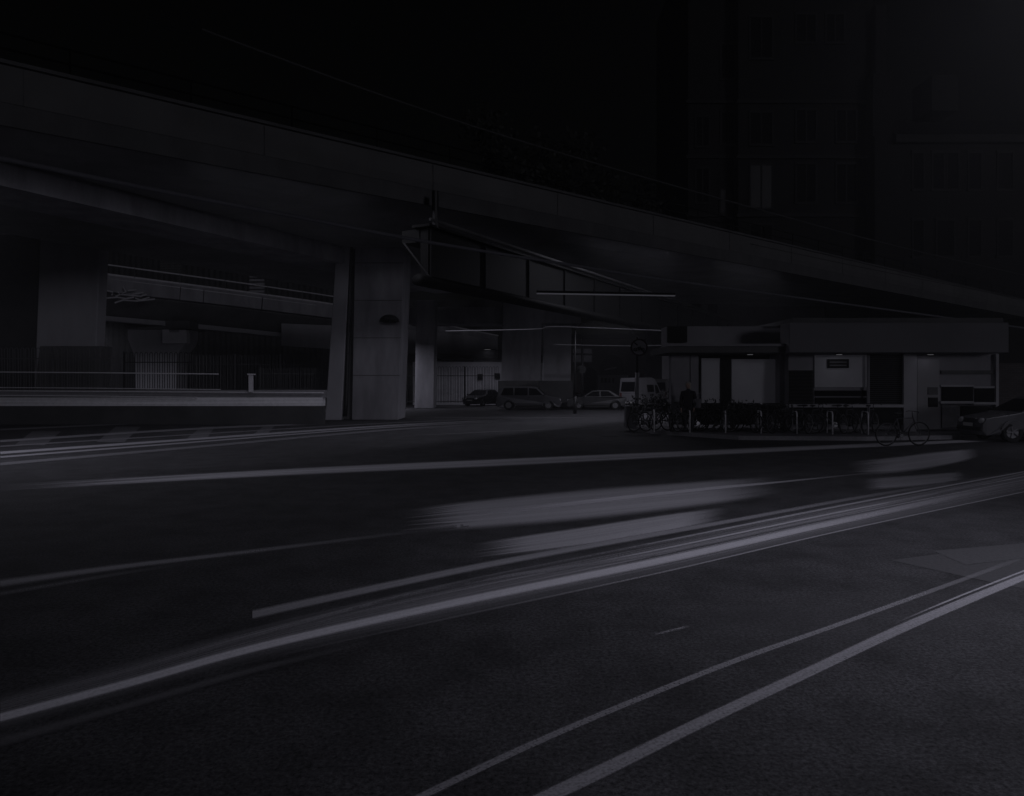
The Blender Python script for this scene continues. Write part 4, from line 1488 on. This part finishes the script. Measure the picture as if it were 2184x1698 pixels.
def vehicle(name, label, cat, loc, rz, spec, paint, group=None):
    root = empty(name, loc, rz)
    tag(root, label, cat, group)
    Lh = spec['len'] / 2
    hw = spec['w'] / 2
    belt, roof = spec['belt'], spec['roof']
    gc = 0.2
    wr = spec.get('wr', 0.32)
    xf, xr = Lh - spec['fo'], -Lh + spec['ro']

    def W(x, z):
        w = hw
        if z > belt:
            w -= (z - belt) / (roof - belt) * spec['tumble']
        if z < 0.45:
            w -= (0.45 - z) * 0.25
        e = max(0, abs(x) - (Lh - 0.5)) / 0.5
        return w - 0.16 * e * e
    # lower body with wheel arches
    prof = []

    def arch(cx):
        return [(cx + (wr + 0.07) * math.cos(a), max(gc, wr + (wr + 0.07) * math.sin(a))) for a in [math.pi * i / 8 for i in range(9)]]
    prof = [(-Lh + 0.05, gc + 0.1), (-Lh + 0.12, gc)]
    prof += list(reversed(arch(xr)))
    prof += list(reversed(arch(xf)))
    prof += [(Lh - 0.12, gc), (Lh, gc + 0.14), (Lh, 0.55)]
    prof += spec['top']                                   # from nose to tail along bonnet and belt
    bm = bmesh.new()
    loft(bm, prof, W, 0)
    bmesh.ops.triangulate(bm, faces=[f for f in bm.faces if len(f.verts) > 4])
    link('body', bm, paint, root, bevel=0.025)
    # cabin
    cab = spec['cab']
    bm = bmesh.new()
    loft(bm, cab, W, 0)
    link('cabin', bm, paint, root, bevel=0.03)
    # side windows
    for s in (-1, 1):
        for wdw in spec['win']:
            bm = bmesh.new()
            vs_ = [bm.verts.new((x, s * (W(x, z) + 0.006), z)) for x, z in wdw]
            vi = [bm.verts.new((x, s * (W(x, z) - 0.02), z)) for x, z in wdw]
            bm.faces.new(vs_)
            bm.faces.new(list(reversed(vi)))
            for i in range(len(wdw)):
                j = (i + 1) % len(wdw)
                bm.faces.new((vs_[i], vs_[j], vi[j], vi[i]))
            link('side_window', bm, M_GLASS, root)
    for nm, (a, b), ins in (('windscreen', spec['ws'], 0.1), ('rear_window', spec['rw'], 0.14)):
        bm = bmesh.new()
        a, b = Vector((a[0], 0, a[1])), Vector((b[0], 0, b[1]))
        nn = Vector((b.z - a.z, 0, -(b.x - a.x))).normalized()
        if (nm == 'windscreen') != (nn.x > 0):
            nn = -nn
        a2, b2 = a.lerp(b, 0.1) + nn * 0.012, a.lerp(b, 0.9) + nn * 0.012
        wa, wb = W(a.x, a.z) - ins, W(b.x, b.z) - ins
        f = [bm.verts.new((a2.x, -wa, a2.z)), bm.verts.new((a2.x, wa, a2.z)), bm.verts.new((b2.x, wb, b2.z)), bm.verts.new((b2.x, -wb, b2.z))]
        k = [bm.verts.new(v.co - nn * 0.03) for v in f]
        bm.faces.new(f)
        bm.faces.new(list(reversed(k)))
        for i in range(4):
            bm.faces.new((f[i], f[(i + 1) % 4], k[(i + 1) % 4], k[i]))
        link(nm, bm, M_GLASS, root)
    # wheels
    for x in (xf, xr):
        for s in (-1, 1):
            wq = empty('wheel', (x, s * (hw - 0.14), wr))
            wq.parent = root
            bm = bmesh.new()
            disc(bm, (0, 0, 0), wr, 0.21, 'Y', 24, wr * 0.62)
            link('tyre', bm, M_TYRE, wq, bevel=0.02)
            bm = bmesh.new()
            disc(bm, (0, s * 0.05, 0), wr * 0.6, 0.04, 'Y', 20)
            for q in range(5):
                a = q * 2 * math.pi / 5
                tube(bm, [(0, s * 0.085, 0), (wr * .58 * math.cos(a), s * 0.085, wr * .58 * math.sin(a))], 0.03, 5)
            link('rim', bm, M_RIM, wq)
    zl = spec['lz']
    for s in (-1, 1):
        bm = bmesh.new()
        sphere(bm, (Lh - 0.07, s * (hw - 0.33), zl), 0.13, 12, 8, (0.6, 1.25, 0.75))
        link('headlight', bm, M_LAMPGLASS, root, True)
        bm = bmesh.new()
        box(bm, -Lh - 0.012, -Lh + 0.1, s * (hw - 0.3) - 0.09, s * (hw - 0.3) + 0.09, zl, zl + spec.get('tl', 0.2))
        link('tail_light', bm, M_REDLENS, root, bevel=0.02)
        bm = bmesh.new()
        sphere(bm, (spec['ws'][0][0] - 0.18, s * (hw + 0.1), belt + 0.08), 0.1, 10, 6, (0.55, 1, 0.75))
        link('wing_mirror', bm, paint if spec.get('pm') else M_TRIM, root, True)
        bm = bmesh.new()
        box(bm, -0.02, 0.14, s * (hw + 0.003) - 0.012, s * (hw + 0.003) + 0.012, belt - 0.12, belt - 0.09)
        link('door_handle', bm, M_CHROME, root)
        bm = bmesh.new()
        box(bm, xr + wr + .1, xf - wr - .1, s * (hw - 0.03) - .015, s * (hw - 0.03) + .015, gc - 0.02, gc + 0.09)
        link('sill', bm, M_TRIM, root)
    for x, s in ((Lh, 1), (-Lh, -1)):
        bm = bmesh.new()
        box(bm, x - 0.06 * (s < 0) - .05 * (s > 0), x + 0.05 * (s > 0) + .06 * (s < 0) - .0, -hw + 0.2, hw - 0.2, 0.34, 0.47)
        link('bumper', bm, M_TRIM, root, bevel=0.03)
        bm = bmesh.new()
        box(bm, x + s * 0.055 - 0.008, x + s * 0.055 + 0.008, -0.26, 0.26, 0.48, 0.59)
        link('number_plate', bm, M_PLATE, root)
    bm = bmesh.new()
    for q in range(4):
        box(bm, Lh - 0.02, Lh + 0.015, -0.36, 0.36, 0.62 + q * 0.035, 0.64 + q * 0.035)
    link('grille', bm, M_CHROME, root)
    return root


SALOON = dict(len=4.4, w=1.78, belt=0.93, roof=1.45, tumble=0.22, fo=0.86, ro=0.84, lz=0.66,
              top=[(2.12, 0.74), (1.1, 0.93), (-1.75, 0.95), (-2.18, 0.9), (-2.2, 0.5)],
              cab=[(1.12, 0.92), (0.32, 1.4), (-0.1, 1.45), (-0.95, 1.43), (-1.75, 0.94)],
              win=[[(0.86, 0.98), (0.3, 1.33), (-0.2, 1.37), (-0.2, 0.98)], [(-0.28, 0.98), (-0.28, 1.37), (-0.85, 1.36), (-1.35, 1.0)]],
              ws=((1.12, 0.93), (0.32, 1.4)), rw=((-1.75, 0.95), (-0.95, 1.43)))
ESTATE = dict(len=4.7, w=1.82, belt=1.02, roof=1.74, tumble=0.2, fo=0.9, ro=0.9, lz=0.72, wr=0.36,
              top=[(2.27, 0.84), (1.3, 1.03), (-2.2, 1.04), (-2.32, 0.95), (-2.35, 0.5)],
              cab=[(1.32, 1.02), (0.62, 1.66), (0.2, 1.73), (-1.85, 1.72), (-2.15, 1.6), (-2.28, 1.03)],
              win=[[(1.05, 1.08), (0.6, 1.54), (0.05, 1.62), (0.05, 1.08)], [(-0.05, 1.08), (-0.05, 1.62), (-1.0, 1.62), (-1.0, 1.08)], [(-1.1, 1.08), (-1.1, 1.62), (-1.8, 1.6), (-2.0, 1.1)]],
              ws=((1.32, 1.03), (0.62, 1.66)), rw=((-2.28, 1.03), (-2.15, 1.6)))
VAN = dict(len=4.9, w=1.9, belt=1.15, roof=2.4, tumble=0.16, fo=0.9, ro=1.0, lz=0.8, wr=0.36, tl=0.45,
           top=[(2.4, 0.95), (1.75, 1.16), (-2.4, 1.18), (-2.45, 1.1), (-2.45, 0.5)],
           cab=[(1.8, 1.15), (1.15, 1.95), (0.7, 2.3), (0.2, 2.4), (-2.3, 2.36), (-2.4, 2.25), (-2.44, 1.15)],
           win=[[(1.45, 1.22), (1.05, 1.8), (0.6, 1.85), (0.6, 1.22)], [(0.3, 1.3), (0.3, 1.85), (-0.28, 1.85), (-0.28, 1.3)], [(-0.34, 1.3), (-0.34, 1.85), (-0.95, 1.85), (-0.95, 1.3)]],
           ws=((1.8, 1.16), (1.15, 1.95)), rw=((-2.44, 1.25), (-2.4, 2.15)), pm=True)
CP = lambda n, c, r=0.3: mat(n, c, r, 0.12, 1.5, spec=0.5)
GC = 'cars waiting under the girder bridge'
vehicle('estate_car', 'grey estate car standing side on, largest of the waiting cars', 'car', tuple(G(1128, 874)), R(-4), ESTATE, CP('grey_car_paint', (0.085, 0.085, 0.092)), GC)
vehicle('saloon_car', 'dark saloon with pale number plate facing out, left of the grey estate car', 'car', tuple(G(1030, 866)), R(-118), SALOON, CP('black_car_paint', (0.018, 0.018, 0.02)), GC)
vehicle('saloon_car', 'dark saloon low behind the nose of the grey estate car', 'car', tuple(G(1195, 864)), R(160), SALOON, CP('black_car_paint', (0.018, 0.018, 0.02)), GC)
vehicle('saloon_car', 'pale silver saloon between the grey estate car and the white van', 'car', tuple(G(1272, 873)), R(176), SALOON, CP('silver_car_paint', (0.06, 0.06, 0.063), 0.5), GC)
vehicle('white_van', 'white van with dark rear windows behind the round sign post', 'van', tuple(G(1368, 872, 0)), R(58), VAN, CP('white_van_paint', (0.2, 0.197, 0.21), 0.45))
v2 = dict(VAN)
vehicle('white_van', 'second lower white van partly hidden behind the tallest shrub', 'van', (XU(1424, 68), 68, 0.0), R(60), v2, CP('off_white_van_paint', (0.15, 0.148, 0.155), 0.45))
vehicle('saloon_car', 'dark car with pale bonnet edge entering at the right edge of the road', 'car', (XU(2036, 25.0) + 2.2, 25.0 - 0.9, 0), R(178), SALOON, CP('charcoal_car_paint', (0.13, 0.13, 0.138), 0.22))

# ================================================================== BICYCLES
def bicycle(label, x, y, rz, lean=0.0, z=0.125, proto=None, group='bicycles locked at the cycle stands'):
    if proto:
        r = copy_tree(proto)
        r.location = (x, y, z)
        r.rotation_euler = (lean, 0, rz)
        tag(r, label, 'bicycle', group)
        return r
    root = empty('bicycle', (x, y, z), rz)
    root.rotation_euler = (lean, 0, rz)
    tag(root, label, 'bicycle', group)
    wr = 0.34
    for cx_ in (-0.53, 0.53):
        wq = empty('wheel', (cx_, 0, wr + 0.018))
        wq.parent = root
        bm = bmesh.new()
        torus(bm, (0, 0, 0), wr, 0.021, 'Y', 28, 6)
        link('tyre', bm, M_TYRE, wq, True)
        bm = bmesh.new()
        torus(bm, (0, 0, 0), wr - 0.025, 0.01, 'Y', 28, 4)
        for i in range(16):
            a = 2 * math.pi * i / 16
            tube(bm, [(0, 0.025 * (-1) ** i, 0), ((wr - .02) * math.cos(a), 0, (wr - .02) * math.sin(a))], 0.0025, 3, cap=False)
        tube(bm, [(0, -0.05, 0), (0, 0.05, 0)], 0.022, 8)
        link('rim', bm, M_RIM, wq)
    bm = bmesh.new()
    bb, st, hd, fh, rh = (-0.08, 0, 0.3), (-0.2, 0, 0.82), (0.33, 0, 0.83), (0.53, 0, 0.36), (-0.53, 0, 0.36)
    ht = (0.30, 0, 0.9)
    for a, b, r in ((bb, st, 0.017), (st, hd, 0.016), (bb, (0.36, 0, 0.74), 0.019), (ht, (0.37, 0, 0.70), 0.02)):
        tube(bm, [a, b], r, 6)
    for s in (-1, 1):
        tube(bm, [(-0.2, 0.01 * s, 0.78), (-0.53, 0.06 * s, 0.36)], 0.009, 5)
        tube(bm, [(-0.08, 0.02 * s, 0.3), (-0.53, 0.06 * s, 0.36)], 0.01, 5)
        tube(bm, [(0.37, 0.03 * s, 0.72), (0.43, 0.05 * s, 0.58), (0.53, 0.055 * s, 0.36)], 0.012, 5)
    link('frame', bm, mat('bike_frame_paint', (0.06, 0.06, 0.066), 0.4, 0.2, 6), root, True)
    bm = bmesh.new()
    tube(bm, [(0.30, 0, 0.9), (0.285, 0, 1.0), (0.36, 0, 1.02)], 0.014, 6)
    tube(bm, [(0.28, -0.29, 1.0), (0.34, -0.2, 1.03), (0.36, 0, 1.02), (0.34, 0.2, 1.03), (0.28, 0.29, 1.0)], 0.012, 6)
    link('handlebar', bm, M_CHROME, root, True)
    bm = bmesh.new()
    tube(bm, [(-0.2, 0, 0.82), (-0.22, 0, 0.95)], 0.013, 6)
    sphere(bm, (-0.24, 0, 0.97), 0.13, 10, 6, (1.0, 0.62, 0.28))
    sphere(bm, (-0.1, 0, 0.97), 0.08, 8, 5, (1.3, 0.45, 0.3))
    link('saddle', bm, M_TRIM, root, True)
    bm = bmesh.new()
    tube(bm, [(-0.08, -0.07, 0.3), (-0.08, 0.07, 0.3)], 0.065, 10)
    disc(bm, (-0.08, 0.05, 0.3), 0.09, 0.006, 'Y', 20, 0.06)
    tube(bm, [(-0.08, 0.06, 0.3), (0.0, 0.06, 0.15), (0.0, 0.15, 0.15)], 0.009, 5)
    tube(bm, [(-0.08, -0.06, 0.3), (-0.16, -0.06, 0.45), (-0.16, -0.15, 0.45)], 0.009, 5)
    link('crankset', bm, M_CHROME, root)
    return root


rnd = random.Random(3)
bl = ['bicycle nearest the utility cabinet in the cycle row', 'bicycle beside the shrub in front of the white van', 'bicycle in front of the tallest shrub', 'bicycle at the feet of the standing person',
      'bicycle just right of the standing person', 'bicycle below the narrow glowing pavilion panel', 'bicycle below the dark pavilion panel', 'bicycle below the left half of the wide glowing panel',
      'bicycle below the right half of the wide glowing panel', 'bicycle below the right pavilion column', 'bicycle at the left end of the shop counter', 'bicycle under the shop sign plate',
      'bicycle below the shop windows', 'bicycle left of the dark shop shutter', 'bicycle in front of the dark shop shutter']
us = [1375, 1402, 1432, 1462, 1492, 1524, 1556, 1592, 1628, 1664, 1700, 1738, 1776, 1815, 1856]
proto = None
for i, (lab, u) in enumerate(zip(bl, us)):
    Y = 27.6 - 1.7 * (i / 14) + rnd.uniform(-0.2, 0.2) - 0.4
    rz = rnd.choice((R(62), R(118), R(75), R(105), R(40), R(145))) + rnd.uniform(-.15, .15)
    if i in (4, 9, 12):
        rz = R(rnd.choice((4, 176))) + rnd.uniform(-.1, .1)
    b = bicycle(lab, XU(u, Y), max(Y, 25.1), rz, rnd.uniform(-0.12, 0.12), 0.127, proto)
    proto = proto or b
bicycle('lone bicycle standing apart on the road edge in front of the white shop door', XU(1925, 22.0), 22.0, R(8), 0.04, 0.0, proto, None)
if 'group' in bpy.data.objects[-1]:
    pass
for i, u in enumerate((1395, 1470, 1545, 1620, 1695, 1770, 1845)):
    Y = 26.9 - 1.5 * i / 6
    bm = bmesh.new()
    w = 0.38
    tube(bm, [(-w, 0, 0), (-w, 0, 0.65)] + [(-w + 0.12 - 0.12 * math.cos(a), 0, 0.65 + 0.12 * math.sin(a)) for a in (R(30), R(60), R(90))] +
         [(w - 0.12 + 0.12 * math.sin(a), 0, 0.65 + 0.12 * math.cos(a)) for a in (0, R(30), R(60), R(90))] + [(w, 0, 0)], 0.024, 8)
    o = link('cycle_stand', bm, M_RAIL, None, True)
    o.location = (XU(u, Y), Y, 0.125)
    o.rotation_euler = (0, 0, R(80))
    tag(o, ['grey hoop cycle stand nearest the utility cabinet', 'grey hoop cycle stand near the standing person', 'grey hoop cycle stand below the dark pavilion panel', 'grey hoop cycle stand below the wide glowing panel',
            'grey hoop cycle stand at the left end of the shop', 'grey hoop cycle stand under the shop sign plate', 'grey hoop cycle stand nearest the dark shutter'][i], 'cycle stand', 'hoop cycle stands')
hoop_fence('thin pale guard railing along the cycle row kerb', 1350, 1460, 868, 905, 28.6, 0.16, M_FENCE, 0.014, hoops=False)
bn = empty('litter_bin', tuple(G(1838, 918, 0.125)))
tag(bn, 'squat grey slatted litter bin below the dark shutter', 'litter bin')
bm = bmesh.new()
for i in range(14):
    a = 2 * math.pi * i / 14
    x, y = 0.27 * math.cos(a), 0.27 * math.sin(a)
    tube(bm, [(x, y, 0.05), (x, y, 0.8)], 0.035, 5)
link('slats', bm, M_OFFWHITE, bn)
bm = bmesh.new()
disc(bm, (0, 0, 0.84), 0.33, 0.06, 'Z', 20, 0.2)
link('rim', bm, M_IRON, bn)

# ================================================================== PERSON
def skin_obj(name, verts, edges, radii, m, parent, sub=1):
    me = bpy.data.meshes.new(name)
    me.from_pydata(verts, edges, [])
    o = bpy.data.objects.new(name, me)
    COL.objects.link(o)
    o.parent = parent
    me.materials.append(m)
    md = o.modifiers.new('skin', 'SKIN')
    md.use_smooth_shade = True
    for i, r in enumerate(radii):
        me.skin_vertices[0].data[i].radius = (r, r) if isinstance(r, (int, float)) else r
    me.skin_vertices[0].data[0].use_root = True
    s = o.modifiers.new('sub', 'SUBSURF')
    s.levels = s.render_levels = sub
    return o


pe = empty('person', (XU(1468, 26.6), 26.6, 0.125), R(-25))
tag(pe, 'person with pale hair in a dark coat standing by the cycles', 'person')
V_ = [(0, 0, .95), (0, 0, 1.1), (0, 0.0, 1.28), (0, 0.01, 1.42), (0, 0, 1.5), (0, -0.015, 1.57),
      (-.19, 0, 1.4), (-.25, .02, 1.12), (-.23, -.08, .88), (.19, 0, 1.4), (.25, .02, 1.12), (.23, -.1, .9),
      (-.1, 0, .88), (-.11, -.02, .5), (-.11, .02, .1), (-.12, -.16, .04), (.1, 0, .88), (.12, -.03, .5), (.12, .05, .1), (.13, -.13, .04)]
E_ = [(0, 1), (1, 2), (2, 3), (3, 4), (4, 5), (3, 6), (6, 7), (7, 8), (3, 9), (9, 10), (10, 11), (0, 12), (12, 13), (13, 14), (14, 15), (0, 16), (16, 17), (17, 18), (18, 19)]
Rr = [(.15, .12), (.145, .11), (.165, .12), (.14, .1), .06, .06, .075, .055, .042, .075, .055, .042, .1, .07, .05, .045, .1, .07, .05, .045]
skin_obj('body', V_, E_, Rr, M_TROUSER, pe)
# head with face
bm = bmesh.new()
sphere(bm, (0, -0.02, 1.67), 0.1, 16, 12, (0.8, 0.98, 1.18))
sphere(bm, (0, -0.12, 1.65), 0.016, 8, 6, (0.8, 1.2, 1.4))
sphere(bm, (0, -0.045, 1.585), 0.05, 10, 6, (0.9, 1, 0.7))
for s in (-1, 1):
    sphere(bm, (s * 0.082, -0.01, 1.665), 0.022, 8, 6, (0.4, 0.8, 1.3))
link('head', bm, M_SKIN, pe, True)
bm = bmesh.new()
for s in (-1, 1):
    sphere(bm, (s * 0.032, -0.107, 1.675), 0.011, 8, 6)
link('eye', bm, M_TRIM, pe, True)
bm = bmesh.new()
sphere(bm, (0, -0.113, 1.612), 0.022, 8, 5, (1.1, 0.4, 0.3))
link('mouth', bm, mat('lips', (0.25, 0.13, 0.12), 0.6, 0.1, 10), pe, True)
bm = bmesh.new()
sphere(bm, (0, 0.015, 1.705), 0.112, 16, 10, (0.92, 0.98, 1.0))
sphere(bm, (0, 0.06, 1.6), 0.09, 12, 8, (1.0, 0.7, 1.3))
link('hair', bm, M_HAIR, pe, True)
for s, w in ((-1, Vector((-.23, -.08, .87))), (1, Vector((.23, -.1, .89)))):
    bm = bmesh.new()
    sphere(bm, w + Vector((0, -0.02, -0.06)), 0.045, 10, 6, (0.5, 0.9, 1.15))
    for f, (dy, ln) in enumerate(((-0.05, .075), (-0.028, .085), (-0.006, .08), (0.014, .065))):
        b0 = w + Vector((0, dy, -0.095))
        tube(bm, [b0, b0 + Vector((-s * 0.008, -0.004, -ln * .5)), b0 + Vector((-s * 0.024, -0.002, -ln))], 0.009, 6, r1=0.007)
    tube(bm, [w + Vector((0, -0.055, -0.045)), w + Vector((-s * .012, -0.085, -0.08)), w + Vector((-s * .02, -0.085, -0.11))], 0.011, 6, r1=0.008)
    link('hand', bm, M_SKIN, pe, True)
# coat follows the torso and sleeves
Vc = [(0, 0, .8), (0, 0, 1.0), (0, 0, 1.25), (0, 0.01, 1.42), (0, 0.005, 1.5), (-.2, 0, 1.4), (-.26, .02, 1.12), (-.235, -.07, .93), (.2, 0, 1.4), (.26, .02, 1.12), (.235, -.09, .95)]
Ec = [(0, 1), (1, 2), (2, 3), (3, 4), (3, 5), (5, 6), (6, 7), (3, 8), (8, 9), (9, 10)]
skin_obj('coat', Vc, Ec, [(.21, .16), (.185, .145), (.19, .14), (.165, .12), .075, .092, .072, .06, .092, .072, .06], M_COAT, pe)
bm = bmesh.new()
box(bm, -0.17, 0.17, -0.09, 0.09, 0, 0.34)
sb = link('shoulder_bag', bm, M_BAG, None, bevel=0.04)
sb.location = Vector(pe.location) + Vector((0.33, -0.05, 0.86))
sb.rotation_euler = (0, 0, R(60))
tag(sb, 'grey canvas bag hanging at the standing person\'s side', 'bag')
bm = bmesh.new()
tube(bm, [(-0.15, 0, 0.32), (-0.1, -0.04, 0.5), (0.02, -0.1, 0.56), (0.12, -0.04, 0.5), (0.15, 0, 0.32)], 0.015, 6)
link('strap', bm, M_BAG, sb)
bpole.free()
bpy.data.objects.remove(bc)

# ================================================================== HAZE (thin volume added to lift the middle distance)
bm = bmesh.new()
box(bm, -140, 140, -20, 130, -1.0, 62)
hz = bpy.data.materials.new('lift_haze')
hz.use_nodes = True
hn = hz.node_tree
hn.nodes.remove(hn.nodes['Principled BSDF'])
pvn = hn.nodes.new('ShaderNodeVolumePrincipled')
pvn.inputs['Color'].default_value = (0.85, 0.85, 0.88, 1)
pvn.inputs['Density'].default_value = 0.0013
pvn.inputs['Anisotropy'].default_value = 0.55
hn.links.new(pvn.outputs[0], hn.nodes['Material Output'].inputs['Volume'])
tag(link('added_haze', bm, hz), kind='stuff')
